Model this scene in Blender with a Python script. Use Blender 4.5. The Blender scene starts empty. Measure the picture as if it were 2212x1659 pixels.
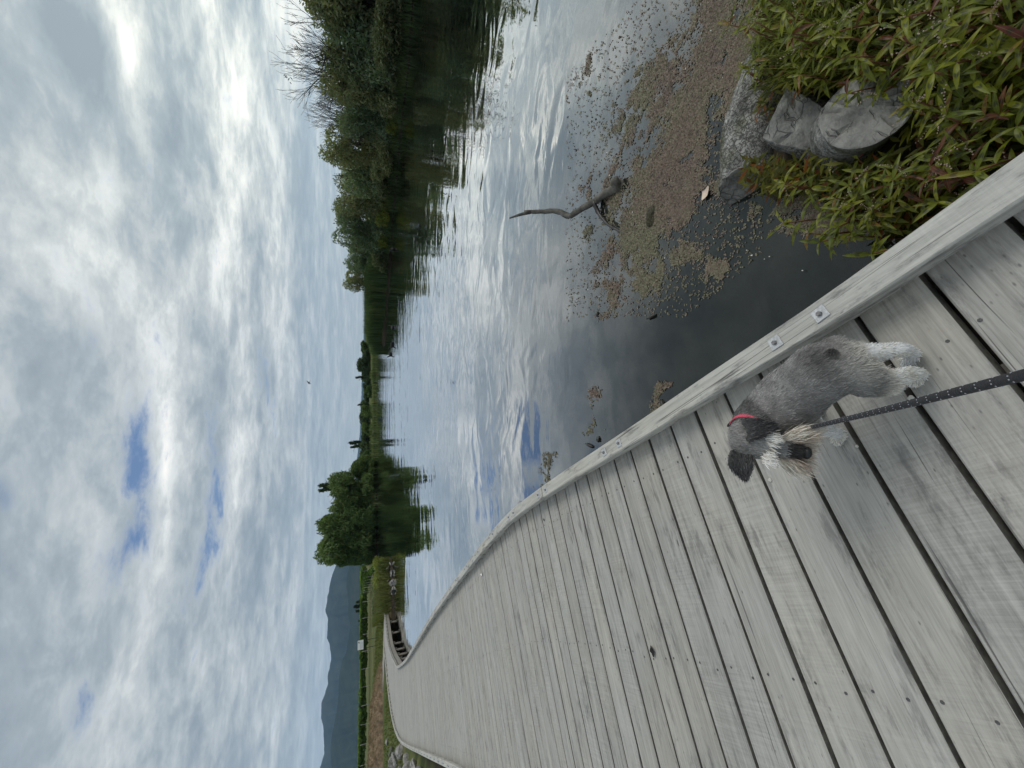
import bpy, bmesh, math, random
import numpy as np
from mathutils import Vector, Matrix, noise as mnoise

random.seed(7)
RNG = np.random.default_rng(7)
C = bpy.context.scene.collection
SC = bpy.context.scene
R = math.radians

# ------------------------------------------------------------------ camera, sky, sun, exposure
CAMZ = 2.064          # eye height above the water
DK = 0.564            # top of the deck above the water
PITCH = math.atan(316 / 850)
FW = np.array([0, math.cos(PITCH), -math.sin(PITCH)])
DN = np.array([0, -math.sin(PITCH), -math.cos(PITCH)])
RT = np.array([1.0, 0, 0])
cam_data = bpy.data.cameras.new('camera')
cam_data.sensor_fit = 'HORIZONTAL'
cam_data.sensor_width = 36.0
cam_data.lens = 850 / 2212 * 36
cam_data.clip_start = 0.02
cam_data.clip_end = 60000
cam = bpy.data.objects.new('camera', cam_data)
C.objects.link(cam)
m = Matrix.Identity(4)
for i in range(3):
    m[i][0], m[i][1], m[i][2] = DN[i], RT[i], -FW[i]
m[0][3], m[1][3], m[2][3] = 0, 0, CAMZ
cam.matrix_world = m
SC.camera = cam


def ray(x, y):
    return FW + DN * (x / 1.8228 - 1106) / 850 + RT * (829.5 - y / 1.8228) / 850


def G(x, y, z=0.0):
    r = ray(x, y)
    t = (z - CAMZ) / r[2]
    return np.array([r[0] * t, r[1] * t, z])


def AY(x, y, Y):
    r = ray(x, y)
    p = r * Y / r[1]
    return np.array([p[0], Y, p[2] + CAMZ])


def PX(P):
    P = np.asarray(P, float) - np.array([0, 0, CAMZ])
    zc = P @ FW
    return (1106 + 850 * (P @ DN) / zc) * 1.8228, (829.5 - 850 * (P @ RT) / zc) * 1.8228, zc


SUN_EL, SUN_AZ = R(50), R(84)      # azimuth measured from +Y towards +X
SC.view_settings.view_transform = 'Standard'
SC.view_settings.look = 'None'
SC.view_settings.gamma = 1
SC.view_settings.exposure = 0.0
SC.view_settings.use_curve_mapping = False
SC.cycles.use_denoising = True
SC.cycles.max_bounces = 6
SC.cycles.transparent_max_bounces = 8
SC.cycles.volume_bounces = 0
SC.cycles.caustics_reflective = False
SC.cycles.caustics_refractive = False
SC.cycles.sample_clamp_indirect = 4.0


class NT:
    """small helper around a node tree"""
    def __init__(self, tree):
        self.t = tree
        self.n = tree.nodes
        self.n.clear()

    def node(self, kind, **kw):
        nd = self.n.new(kind)
        for k, v in kw.items():
            if k.startswith('i_'):
                continue
            setattr(nd, k, v)
        return nd

    def link(self, a, b):
        self.t.links.new(a, b)

    def val(self, sock, v):
        if v is None:
            return
        if hasattr(v, 'links') or isinstance(v, bpy.types.NodeSocket):
            self.link(v, sock)
        else:
            if sock.type == 'RGBA' and not hasattr(v, '__len__'):
                v = (v, v, v, 1)
            elif sock.type == 'RGBA' and len(v) == 3:
                v = (*v, 1)
            sock.default_value = v

    def math(self, op, a, b=None, c=None, clamp=False):
        nd = self.node('ShaderNodeMath', operation=op, use_clamp=clamp)
        self.val(nd.inputs[0], a)
        if b is not None:
            self.val(nd.inputs[1], b)
        if c is not None:
            self.val(nd.inputs[2], c)
        return nd.outputs[0]

    def vmath(self, op, a, b=None):
        nd = self.node('ShaderNodeVectorMath', operation=op)
        self.val(nd.inputs[0], a)
        if b is not None:
            self.val(nd.inputs[1], b)
        return nd.outputs['Value' if op in ('LENGTH', 'DOT_PRODUCT', 'DISTANCE') else 'Vector']

    def sep(self, v):
        nd = self.node('ShaderNodeSeparateXYZ')
        self.link(v, nd.inputs[0])
        return nd.outputs

    def comb(self, x, y, z=0.0):
        nd = self.node('ShaderNodeCombineXYZ')
        for s, v in zip(nd.inputs, (x, y, z)):
            self.val(s, v)
        return nd.outputs[0]

    def mapping(self, v, scale=(1, 1, 1), loc=(0, 0, 0), rot=(0, 0, 0)):
        nd = self.node('ShaderNodeMapping')
        self.link(v, nd.inputs[0])
        nd.inputs['Location'].default_value = loc
        nd.inputs['Rotation'].default_value = rot
        nd.inputs['Scale'].default_value = scale
        return nd.outputs[0]

    def noise(self, v, scale, detail=4, rough=0.5, dist=0.0, color=False):
        nd = self.node('ShaderNodeTexNoise')
        if v is not None:
            self.link(v, nd.inputs['Vector'])
        self.val(nd.inputs['Scale'], scale)
        nd.inputs['Detail'].default_value = detail
        nd.inputs['Roughness'].default_value = rough
        nd.inputs['Distortion'].default_value = dist
        return nd.outputs['Color' if color else 'Fac']

    def ramp(self, f, pts, interp='LINEAR'):
        nd = self.node('ShaderNodeValToRGB')
        nd.color_ramp.interpolation = interp
        el = nd.color_ramp.elements
        while len(el) < len(pts):
            el.new(0.5)
        for e, (p, c) in zip(el, pts):
            e.position = p
            e.color = (c, c, c, 1) if not hasattr(c, '__len__') else (*c[:3], 1)
        self.link(f, nd.inputs[0])
        return nd.outputs[0]

    def smooth(self, f, lo, hi, a=0.0, b=1.0):
        nd = self.node('ShaderNodeMapRange', interpolation_type='SMOOTHSTEP')
        self.val(nd.inputs['Value'], f)
        for k, v in (('From Min', lo), ('From Max', hi), ('To Min', a), ('To Max', b)):
            self.val(nd.inputs[k], v)
        return nd.outputs[0]

    def mix(self, f, a, b, mode='MIX'):
        nd = self.node('ShaderNodeMix', data_type='RGBA', blend_type=mode, clamp_factor=True)
        self.val(nd.inputs[0], f)
        self.val(nd.inputs[6], a)
        self.val(nd.inputs[7], b)
        return nd.outputs[2]

    def bump(self, h, strength=0.5, dist=0.01, normal=None):
        nd = self.node('ShaderNodeBump')
        self.link(h, nd.inputs['Height'])
        self.val(nd.inputs['Strength'], strength)
        self.val(nd.inputs['Distance'], dist)
        if normal is not None:
            self.link(normal, nd.inputs['Normal'])
        return nd.outputs[0]


def build_world():
    w = bpy.data.worlds.new('World')
    SC.world = w
    w.use_nodes = True
    t = NT(w.node_tree)
    out = t.node('ShaderNodeOutputWorld')
    bg = t.node('ShaderNodeBackground')
    bg.inputs['Strength'].default_value = 0.1
    sky = t.node('ShaderNodeTexSky', sky_type='NISHITA')
    sky.sun_disc = False
    sky.sun_elevation = SUN_EL
    sky.sun_rotation = SUN_AZ
    sky.air_density = 1.0
    sky.dust_density = 0.6
    sky.ozone_density = 2.0
    co = t.node('ShaderNodeTexCoord').outputs['Generated']
    x, y, z = t.sep(co)
    zc = t.math('ADD', t.math('ABSOLUTE', z), 0.06)
    p = t.comb(t.math('DIVIDE', x, zc), t.math('DIVIDE', y, zc), 0)
    # the cloud layer overhead: broad masses, billows and fine wisps
    n1 = t.noise(t.mapping(p, scale=(1.25, 1.35, 1), loc=(3.1, 1.7, 0)), 1.0, 8, 0.62, 0.3)
    n2 = t.noise(t.mapping(p, scale=(4.2, 5.2, 1), loc=(7.3, 4.2, 2), rot=(0, 0, -0.30)), 1.0, 8, 0.66, 0.25)
    billow = t.math('ABSOLUTE', t.math('MULTIPLY_ADD', n2, 2.0, -1.0))
    # a vertical plane ahead carries the breaks in the cloud and the heavy banks
    ys = t.math('MAXIMUM', y, 0.02)
    UW = t.comb(t.math('DIVIDE', x, ys), t.math('DIVIDE', z, ys), 0)

    def total(bl):
        s = None
        for (px, py, rx, ry, rot), wt in bl:
            c = ray(px, py); a = ray(px - rx, py); b = ray(px, py - ry)
            u0, w0 = c[0] / c[1], c[2] / c[1]
            su = abs(b[0] / b[1] - u0) * 1.7; sw = abs(a[2] / a[1] - w0) * 1.7
            m = t.node('ShaderNodeMapping', vector_type='TEXTURE')
            t.link(UW, m.inputs[0])
            m.inputs['Location'].default_value = (u0, w0, 0)
            m.inputs['Rotation'].default_value = (0, 0, rot)
            m.inputs['Scale'].default_value = (su, sw, 1)
            gnode = t.node('ShaderNodeTexGradient', gradient_type='QUADRATIC_SPHERE')
            t.link(m.outputs[0], gnode.inputs[0])
            v = gnode.outputs['Fac']
            s = t.math('MULTIPLY_ADD', v, wt, s if s is not None else 0.0)
        return s

    gaps = total([((535, 1800, 110, 300, 0.0), 1.45), ((500, 2150, 100, 300, -0.35), 1.3), ((850, 1830, 55, 430, 0.06), 1.2),
                  ((790, 2230, 65, 380, -0.2), 1.05), ((1045, 1480, 40, 230, .12), 1.25), ((0, 1960, 90, 150, 0), 1.4), ((330, 2760, 100, 240, -.2), .95)])
    gap_f = t.math('MULTIPLY_ADD', t.math('SUBTRACT', n2, 0.5), 4.2, gaps)
    gap_f = t.math('MULTIPLY_ADD', t.math('SUBTRACT', n1, 0.5), 1.8, gap_f)
    sky_open = t.smooth(gap_f, 0.35, 1.65)
    tone = total([((270, 120, 200, 420, .25), -1.15), ((680, 560, 130, 420, -.1), -.55), ((1190, 650, 50, 420, 0), -.75), ((330, 1400, 200, 300, 0), -.35),
                  ((60, 3000, 320, 330, 0), -.45), ((960, 2400, 120, 560, -.15), -.30), ((760, 2050, 55, 420, -.15), -.40),
                  ((500, 170, 110, 420, .30), .60), ((1170, 60, 110, 420, 0), .95), ((960, 420, 70, 420, 0), .50), ((1090, 1000, 60, 360, 0), .45),
                  ((650, 1850, 50, 360, 0), .60), ((930, 1950, 55, 460, 0), .45), ((880, 1050, 120, 320, 0), .3), ((330, 2080, 120, 300, 0), .35)])
    shade = t.math('MULTIPLY_ADD', t.math('SUBTRACT', n1, 0.5), 1.7, 0.45)
    shade = t.math('MULTIPLY_ADD', t.math('SUBTRACT', n2, 0.5), 1.05, shade)
    shade = t.math('MULTIPLY_ADD', tone, 0.75, shade)
    cloud = t.ramp(shade, [(0.0, (.235, .285, .335)), (0.28, (.325, .38, .425)), (0.55, (.50, .545, .57)), (0.80, (.75, .785, .79)), (1.0, (.98, .98, .95))])
    cloud = t.mix(1.0, cloud, (12.5, 12.3, 12.0), 'MULTIPLY')
    clear = t.mix(0.5, sky.outputs[0], (1.6, 2.7, 5.3))
    # bright haze towards the horizon
    veil = t.smooth(z, 0.0, 0.24, 1.0, 0.0)
    clear = t.mix(t.math('MULTIPLY', veil, 0.75), clear, (5.2, 6.1, 6.9))
    cloud = t.mix(t.math('MULTIPLY', veil, 0.6), cloud, (6.0, 6.8, 7.3))
    colr = t.mix(sky_open, cloud, clear)
    # brighter where the sun stands behind the cloud
    r = ray(1110, -160)
    r = r / np.linalg.norm(r)
    dp = t.vmath('DOT_PRODUCT', t.vmath('NORMALIZE', co), tuple(r))
    glow = t.math('POWER', t.math('MAXIMUM', dp, 0.0), 9.0)
    colr = t.mix(1.0, colr, t.mix(glow, (1, 1, 1), (1.6, 1.56, 1.42)), 'MULTIPLY')
    t.link(colr, bg.inputs['Color'])
    t.link(bg.outputs[0], out.inputs['Surface'])


build_world()
sun_d = bpy.data.lights.new('sun', 'SUN')
sun_d.energy = 1.5
sun_d.angle = R(28)
sun_d.color = (1.0, 0.96, 0.90)
sun = bpy.data.objects.new('sun', sun_d)
C.objects.link(sun)
sd = Vector((math.sin(SUN_AZ) * math.cos(SUN_EL), math.cos(SUN_AZ) * math.cos(SUN_EL), math.sin(SUN_EL)))
sun.rotation_euler = sd.to_track_quat('Z', 'Y').to_euler()
sun.location = (30, 20, 60)


# ------------------------------------------------------------------ helpers
def tag(o, label=None, cat=None, group=None, kind=None):
    if label: o['label'] = label
    if cat: o['category'] = cat
    if group: o['group'] = group
    if kind: o['kind'] = kind
    return o


def empty(name, loc=(0, 0, 0), rz=0.0):
    o = bpy.data.objects.new(name, None)
    o.empty_display_size = 0.1
    o.location = loc
    o.rotation_euler = (0, 0, rz)
    C.objects.link(o)
    return o


def link(name, me, parent=None, loc=None, rot=None, scale=None):
    o = bpy.data.objects.new(name, me)
    C.objects.link(o)
    if parent is not None: o.parent = parent
    if loc is not None: o.location = loc
    if rot is not None: o.rotation_euler = rot
    if scale is not None: o.scale = scale if hasattr(scale, '__len__') else (scale,) * 3
    return o


def mesh(name, V, Fc, mat=None, smooth=False, cols=None, mats=None, mi=None):
    me = bpy.data.meshes.new(name)
    me.from_pydata([tuple(map(float, v)) for v in V], [], [tuple(int(i) for i in f) for f in Fc])
    for mm in (mats or ([mat] if mat else [])):
        me.materials.append(mm)
    if mi is not None:
        me.polygons.foreach_set('material_index', np.asarray(mi, np.int32))
    if smooth:
        me.polygons.foreach_set('use_smooth', np.ones(len(me.polygons), bool))
    if cols is not None:
        a = me.attributes.new('tint', 'FLOAT_COLOR', 'FACE')
        cc = np.ones((len(me.polygons), 4), np.float32)
        cc[:, :3] = cols
        a.data.foreach_set('color', cc.ravel())
    me.update()
    return me


def mesh_np(name, V, loops, sizes, mat, cols=None, smooth=False, uv=None):
    """V (n,3); loops flat vertex indices; sizes per face"""
    me = bpy.data.meshes.new(name)
    V = np.asarray(V, np.float32)
    loops = np.asarray(loops, np.int32)
    sizes = np.asarray(sizes, np.int32)
    me.vertices.add(len(V)); me.vertices.foreach_set('co', V.ravel())
    me.loops.add(len(loops)); me.loops.foreach_set('vertex_index', loops)
    me.polygons.add(len(sizes))
    st = np.zeros(len(sizes), np.int32); st[1:] = np.cumsum(sizes)[:-1]
    me.polygons.foreach_set('loop_start', st)
    me.polygons.foreach_set('loop_total', sizes)
    if smooth:
        me.polygons.foreach_set('use_smooth', np.ones(len(sizes), bool))
    if mat: me.materials.append(mat)
    if cols is not None:
        a = me.attributes.new('tint', 'FLOAT_COLOR', 'FACE')
        cc = np.ones((len(sizes), 4), np.float32)
        cc[:, :3] = cols
        a.data.foreach_set('color', cc.ravel())
    if uv is not None:
        l = me.uv_layers.new(name='uv')
        l.data.foreach_set('uv', np.asarray(uv, np.float32).ravel())
    me.update(calc_edges=True)
    me.validate()
    return me


def quads(name, Q, mat, cols=None):
    """Q (n,4,3) loose quads"""
    n = len(Q)
    return mesh_np(name, np.asarray(Q).reshape(-1, 3), np.arange(n * 4), np.full(n, 4), mat, cols)


def box_vf(c, s, rot=None):
    c = np.asarray(c, float); s = np.asarray(s, float) / 2
    v = np.array([[x, y, z] for z in (-1, 1) for y in (-1, 1) for x in (-1, 1)], float) * s
    if rot is not None: v = v @ np.asarray(rot).T
    f = [(0, 2, 3, 1), (4, 5, 7, 6), (0, 1, 5, 4), (2, 6, 7, 3), (0, 4, 6, 2), (1, 3, 7, 5)]
    return v + c, f


class MB:
    def __init__(self):
        self.v = []; self.f = []; self.n = 0

    def add(self, v, f):
        self.v.extend([tuple(a) for a in v])
        self.f.extend([tuple(i + self.n for i in q) for q in f])
        self.n = len(self.v)
        return self

    def box(self, c, s, rot=None):
        return self.add(*box_vf(c, s, rot))

    def tube(self, pts, rad, seg=8, cap=True, wob=0.0):
        return self.add(*tube_vf(pts, rad, seg, cap, wob))

    def build(self, name, mat, parent=None, smooth=False, loc=None, bevel=0.0):
        v = np.array(self.v)
        if loc is not None: v = v - np.asarray(loc)
        me = mesh(name, v, self.f, mat, smooth)
        if bevel: bevel_mesh(me, bevel)
        return link(name, me, parent, loc)


def bevel_mesh(me, w, seg=1):
    bm = bmesh.new(); bm.from_mesh(me)
    bmesh.ops.bevel(bm, geom=bm.edges[:], offset=w, segments=seg, affect='EDGES', profile=0.6, clamp_overlap=True)
    bm.to_mesh(me); bm.free(); me.update()


def tube_vf(pts, rad, seg=8, cap=True, wob=0.0, rnd=None):
    pts = np.asarray(pts, float); n = len(pts)
    if not hasattr(rad, '__len__'): rad = [rad] * n
    tang = np.gradient(pts, axis=0)
    tang /= np.linalg.norm(tang, axis=1)[:, None] + 1e-9
    up = np.array([0, 0, 1.0]) if abs(tang[0][2]) < 0.9 else np.array([1.0, 0, 0])
    V = []; prev = None
    for i in range(n):
        t = tang[i]
        a = np.cross(t, up) if prev is None else prev - t * (prev @ t)
        a /= np.linalg.norm(a) + 1e-9; prev = a
        b = np.cross(t, a)
        for k in range(seg):
            an = 2 * math.pi * k / seg
            r = rad[i] * (1 + wob * (random.random() - .5) * 2)
            V.append(pts[i] + (a * math.cos(an) + b * math.sin(an)) * r)
    Fc = []
    for i in range(n - 1):
        for k in range(seg):
            k2 = (k + 1) % seg
            Fc.append((i * seg + k, i * seg + k2, (i + 1) * seg + k2, (i + 1) * seg + k))
    if cap:
        Fc.append(tuple(range(seg - 1, -1, -1)))
        Fc.append(tuple((n - 1) * seg + k for k in range(seg)))
    return V, Fc


def spline(P, n):
    """Catmull-Rom through P, resampled evenly to n points"""
    P = np.asarray(P, float)
    Q = np.vstack([2 * P[0] - P[1], P, 2 * P[-1] - P[-2]])
    out = []
    for i in range(1, len(Q) - 2):
        for s in np.linspace(0, 1, 24, endpoint=False):
            a, b, c, d = Q[i - 1], Q[i], Q[i + 1], Q[i + 2]
            out.append(.5 * ((2 * b) + (-a + c) * s + (2 * a - 5 * b + 4 * c - d) * s * s + (-a + 3 * b - 3 * c + d) * s ** 3))
    out.append(P[-1]); out = np.array(out)
    L = np.r_[0, np.cumsum(np.linalg.norm(np.diff(out, axis=0), axis=1))]
    if isinstance(n, float):
        s = np.arange(0, L[-1], n)
    else:
        s = np.linspace(0, L[-1], n)
    return np.stack([np.interp(s, L, out[:, k]) for k in range(P.shape[1])], 1)


def fbm(x, y, seed=0, oct=5, gain=0.5):
    """value noise on numpy arrays, about 0..1"""
    x = np.asarray(x, float); y = np.asarray(y, float)
    s = np.zeros_like(x); amp = 1.0; tot = 0
    for o in range(oct):
        xi = np.floor(x).astype(np.int64); yi = np.floor(y).astype(np.int64)
        fx = x - xi; fy = y - yi
        fx = fx * fx * (3 - 2 * fx); fy = fy * fy * (3 - 2 * fy)

        def h(a, b):
            n = (a * 374761393 + b * 668265263 + (seed + o) * 982451653) & 0x7fffffff
            n = ((n ^ (n >> 13)) * 1274126177) & 0x7fffffff
            return ((n ^ (n >> 16)) & 0xffff) / 65535.0
        v = (h(xi, yi) * (1 - fx) + h(xi + 1, yi) * fx) * (1 - fy) + (h(xi, yi + 1) * (1 - fx) + h(xi + 1, yi + 1) * fx) * fy
        s += v * amp; tot += amp
        amp *= gain; x = x * 2.03 + 17.1; y = y * 2.03 + 5.7
    return s / tot


def in_poly(px, py, poly):
    poly = np.asarray(poly, float); inside = np.zeros(np.shape(px), bool)
    j = len(poly) - 1
    for i in range(len(poly)):
        xi, yi = poly[i]; xj, yj = poly[j]
        c = ((yi > py) != (yj > py)) & (px < (xj - xi) * (py - yi) / (yj - yi + 1e-12) + xi)
        inside ^= c; j = i
    return inside


def seg_dist(px, py, poly, closed=True):
    d = np.full(np.shape(px), 1e9)
    n = len(poly)
    for i in range(n if closed else n - 1):
        a = np.asarray(poly[i], float); b = np.asarray(poly[(i + 1) % n], float)
        ab = b - a; L = ab @ ab + 1e-12
        t = np.clip(((px - a[0]) * ab[0] + (py - a[1]) * ab[1]) / L, 0, 1)
        d = np.minimum(d, np.hypot(px - a[0] - t * ab[0], py - a[1] - t * ab[1]))
    return d


# ------------------------------------------------------------------ materials
def material(name, fn):
    mt = bpy.data.materials.new(name)
    mt.use_nodes = True
    t = NT(mt.node_tree)
    out = t.node('ShaderNodeOutputMaterial')
    bs = t.node('ShaderNodeBsdfPrincipled')
    t.link(bs.outputs[0], out.inputs['Surface'])
    fn(t, bs, out)
    return mt


def plain(name, col, rough=0.6, metal=0.0, spec=0.4, var=0.15, scale=20, bump=0.0):
    def fn(t, b, o):
        co = t.node('ShaderNodeTexCoord').outputs['Object']
        n = t.noise(co, scale, 5, 0.6)
        f = t.smooth(n, .3, .7, 1 - var, 1 + var)
        t.link(t.mix(1.0, col, t.comb(f, f, f), 'MULTIPLY'), b.inputs['Base Color'])
        b.inputs['Roughness'].default_value = rough
        b.inputs['Metallic'].default_value = metal
        b.inputs['Specular IOR Level'].default_value = spec
        if bump:
            t.link(t.bump(n, bump, 0.01), b.inputs['Normal'])
    return material(name, fn)


def wood_mat(name, tint=(1, 1, 1), base=0.36, mildew=0.5, saw=0.6, rnd=0.16):
    """weathered grey timber; grain runs along the object's local X"""
    def fn(t, b, o):
        tc = t.node('ShaderNodeTexCoord').outputs['Object']
        oi = t.node('ShaderNodeObjectInfo')
        rn = oi.outputs['Random']
        off = t.comb(t.math('MULTIPLY', rn, 37.0), t.math('MULTIPLY', rn, 91.0), t.math('MULTIPLY', rn, 13.0))
        co = t.vmath('ADD', tc, off)
        grain = t.noise(t.mapping(co, scale=(1.4, 52, 40)), 1.0, 6, 0.62, 0.1)
        fine = t.noise(t.mapping(co, scale=(9, 170, 120)), 1.0, 4, 0.6)
        blot = t.noise(t.mapping(co, scale=(2.0, 7, 7)), 1.0, 6, 0.62, 0.4)
        sawn = t.noise(t.mapping(co, scale=(120, 5, 4), rot=(0, 0, 0.06)), 1.0, 3, 0.6)
        sawm = t.smooth(t.noise(co, 2.2, 2), 0.42, 0.62)
        # a few dark checks along the grain
        chk = t.noise(t.mapping(co, scale=(0.5, 26, 20)), 1.0, 2, 0.4, 0.25)
        crack = t.smooth(t.math('ABSOLUTE', t.math('SUBTRACT', chk, 0.5)), 0.003, 0.012, 1.0, 0.0)
        crack = t.math('MULTIPLY', crack, t.smooth(t.noise(t.mapping(co, scale=(1, 9, 6)), 1.4, 2), 0.56, 0.66))
        # small dark marks
        vo = t.node('ShaderNodeTexVoronoi')
        vo.inputs['Scale'].default_value = 1.0
        t.link(t.mapping(co, scale=(20, 46, 30)), vo.inputs['Vector'])
        dots = t.smooth(vo.outputs['Distance'], 0.04, 0.17, 1.0, 0.0)
        dots = t.math('MULTIPLY', dots, t.smooth(t.noise(co, 5.5, 4, .65), 0.46, 0.62))
        # knots: rare dark ovals with a ring
        kv = t.node('ShaderNodeTexVoronoi')
        kv.inputs['Scale'].default_value = 1.0
        t.link(t.mapping(t.vmath('ADD', co, t.mapping(t.noise(co, 3, 2, .5, color=True), scale=(.05, .02, 0))), scale=(2.3, 5.5, 3)), kv.inputs['Vector'])
        gate = t.math('GREATER_THAN', t.sep(kv.outputs['Color'])[0], 0.62)
        knot = t.math('MULTIPLY', t.smooth(kv.outputs['Distance'], 0.045, 0.10, 1.0, 0.0), gate)
        ring = t.math('MULTIPLY', t.smooth(t.math('ABSOLUTE', t.math('SUBTRACT', kv.outputs['Distance'], 0.13)), 0.0, 0.03, 1.0, 0.0), gate)
        v = t.math('MULTIPLY_ADD', t.math('SUBTRACT', grain, 0.5), 0.85, 1.0)
        v = t.math('MULTIPLY_ADD', knot, -0.42, v)
        v = t.math('MULTIPLY_ADD', ring, -0.13, v)
        v = t.math('MULTIPLY_ADD', t.math('SUBTRACT', fine, 0.5), 0.7, v)
        v = t.math('MULTIPLY_ADD', t.math('SUBTRACT', blot, 0.5), 0.5, v)
        v = t.math('MULTIPLY_ADD', t.math('MULTIPLY', t.math('SUBTRACT', sawn, 0.5), sawm), saw, v)
        v = t.math('MULTIPLY_ADD', t.math('SUBTRACT', rn, 0.5), rnd * 2, v)
        v = t.math('MULTIPLY', v, base)
        mild = t.math('MULTIPLY', t.smooth(t.noise(t.mapping(co, scale=(4, 16, 16)), 1.0, 7, 0.72), 0.515, 0.68), mildew)
        col = t.comb(t.math('MULTIPLY', v, tint[0]), t.math('MULTIPLY', v, tint[1]), t.math('MULTIPLY', v, tint[2]))
        warm = t.smooth(t.noise(co, 1.3, 2), 0.35, 0.7)
        col = t.mix(t.math('MULTIPLY', warm, 0.5), col, t.mix(1.0, col, (1.05, 1.0, 0.91), 'MULTIPLY'))
        col = t.mix(mild, col, t.mix(1.0, col, (0.42, 0.42, 0.44), 'MULTIPLY'))
        col = t.mix(t.math('MULTIPLY', dots, 0.75), col, (0.07, 0.07, 0.07))
        col = t.mix(t.math('MULTIPLY', crack, 0.75), col, (0.06, 0.06, 0.055))
        t.link(col, b.inputs['Base Color'])
        b.inputs['Roughness'].default_value = 0.72
        b.inputs['Specular IOR Level'].default_value = 0.35
        h = t.math('ADD', t.math('MULTIPLY', grain, 0.6), t.math('MULTIPLY', fine, 0.4))
        h = t.math('SUBTRACT', h, t.math('MULTIPLY', crack, 1.2))
        t.link(t.bump(h, 0.5, 0.004), b.inputs['Normal'])
    return material(name, fn)


def leaf_mat(name, c1, c2, trans=0.35, nscale=1.2, dark=0.6):
    def fn(t, b, o):
        tc = t.node('ShaderNodeTexCoord').outputs['Object']
        at = t.node('ShaderNodeAttribute', attribute_name='tint')
        oi = t.node('ShaderNodeObjectInfo')
        n = t.noise(tc, nscale, 3, 0.6)
        n = t.math('ADD', n, t.math('MULTIPLY', t.math('SUBTRACT', oi.outputs['Random'], .5), 0.35))
        col = t.mix(t.smooth(n, 0.3, 0.7), c1, c2)
        col = t.mix(1.0, col, at.outputs['Color'], 'MULTIPLY')
        t.link(col, b.inputs['Base Color'])
        b.inputs['Roughness'].default_value = 0.55
        b.inputs['Specular IOR Level'].default_value = 0.25
        tr = t.node('ShaderNodeBsdfTranslucent')
        t.link(t.mix(1.0, col, (1.3, 1.35, 0.7), 'MULTIPLY'), tr.inputs['Color'])
        mx = t.node('ShaderNodeMixShader')
        mx.inputs[0].default_value = trans
        t.link(b.outputs[0], mx.inputs[1]); t.link(tr.outputs[0], mx.inputs[2])
        t.link(mx.outputs[0], o.inputs['Surface'])
    return material(name, fn)


M = {}
M['plank'] = wood_mat('weathered decking', (1.0, 0.98, 0.915), 0.345, 0.72, 0.6, 0.07)
M['kerb'] = wood_mat('weathered kerb timber', (1.0, 0.985, 0.91), 0.42, 1.0, 0.3, 0.05)
M['plank_edge'] = plain('shade-painted plank edge', (0.15, 0.145, 0.13), .9, 0, .1, .3, 30, .3)  # side faces darkened in colour so the plank gaps read as shade
M['joist'] = wood_mat('rough treated timber', (1.0, 0.93, 0.80), 0.22, 0.3, 0.3, 0.1)
M['beam'] = wood_mat('edge beam timber', (1.0, 0.95, 0.84), 0.33, 0.5, 0.3, 0.05)
M['galv'] = plain('galvanised steel', (0.52, 0.53, 0.54), 0.55, 0.6, 0.5, 0.18, 90, 0.1)
M['bolt'] = plain('bolt steel', (0.24, 0.235, 0.24), 0.55, 0.6, 0.5, 0.2, 120, 0.2)
M['nail'] = plain('nail steel', (0.10, 0.10, 0.10), 0.5, 0.5, 0.4, 0.3, 200)
M['black'] = plain('black plastic', (0.012, 0.012, 0.014), 0.45, 0, 0.4)
M['steel'] = plain('polished steel', (0.7, 0.7, 0.7), 0.2, 1.0, 0.5, 0.03)
M['bark'] = plain('tree bark', (0.085, 0.075, 0.062), 0.9, 0, 0.2, 0.4, 7, 0.6)
M['twig_or_reflection'] = plain('bare twig bark', (0.075, 0.068, 0.062), 0.9, 0, 0.2, 0.3, 7)
M['leaf_grey'] = leaf_mat('grey green willow leaf', (0.1414, 0.1935, 0.1211), (0.246, 0.3031, 0.1781), 0.40)
M['leaf_dull'] = leaf_mat('dull olive leaf', (0.1414, 0.1677, 0.0926), (0.246, 0.2645, 0.1354), 0.38)
M['leaf_green'] = leaf_mat('willow leaf', (0.0732, 0.1268, 0.0438), (0.1462, 0.2096, 0.0732), 0.35, 0.5)
M['leaf_dark'] = leaf_mat('dark evergreen leaf', (0.042, 0.0696, 0.036), (0.09, 0.132, 0.06), 0.25, 0.5)
M['leaf_yellow'] = leaf_mat('yellow green leaf', (0.169, 0.2015, 0.0455), (0.299, 0.325, 0.0845), 0.4)
M['vine'] = leaf_mat('grape vine leaf', (0.070, 0.125, 0.025), (0.19, 0.28, 0.07), 0.4, 0.8)
M['grassb'] = leaf_mat('bank grass', (0.075, 0.095, 0.022), (0.13, 0.145, 0.045), 0.3, 0.5)
M['reedb'] = leaf_mat('dark reed', (0.075, 0.1187, 0.05), (0.15, 0.1875, 0.075), 0.35, 0.5)
M['drygrass'] = leaf_mat('dry grass', (0.16, 0.115, 0.07), (0.26, 0.20, 0.12), 0.2, 1.5)


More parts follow.
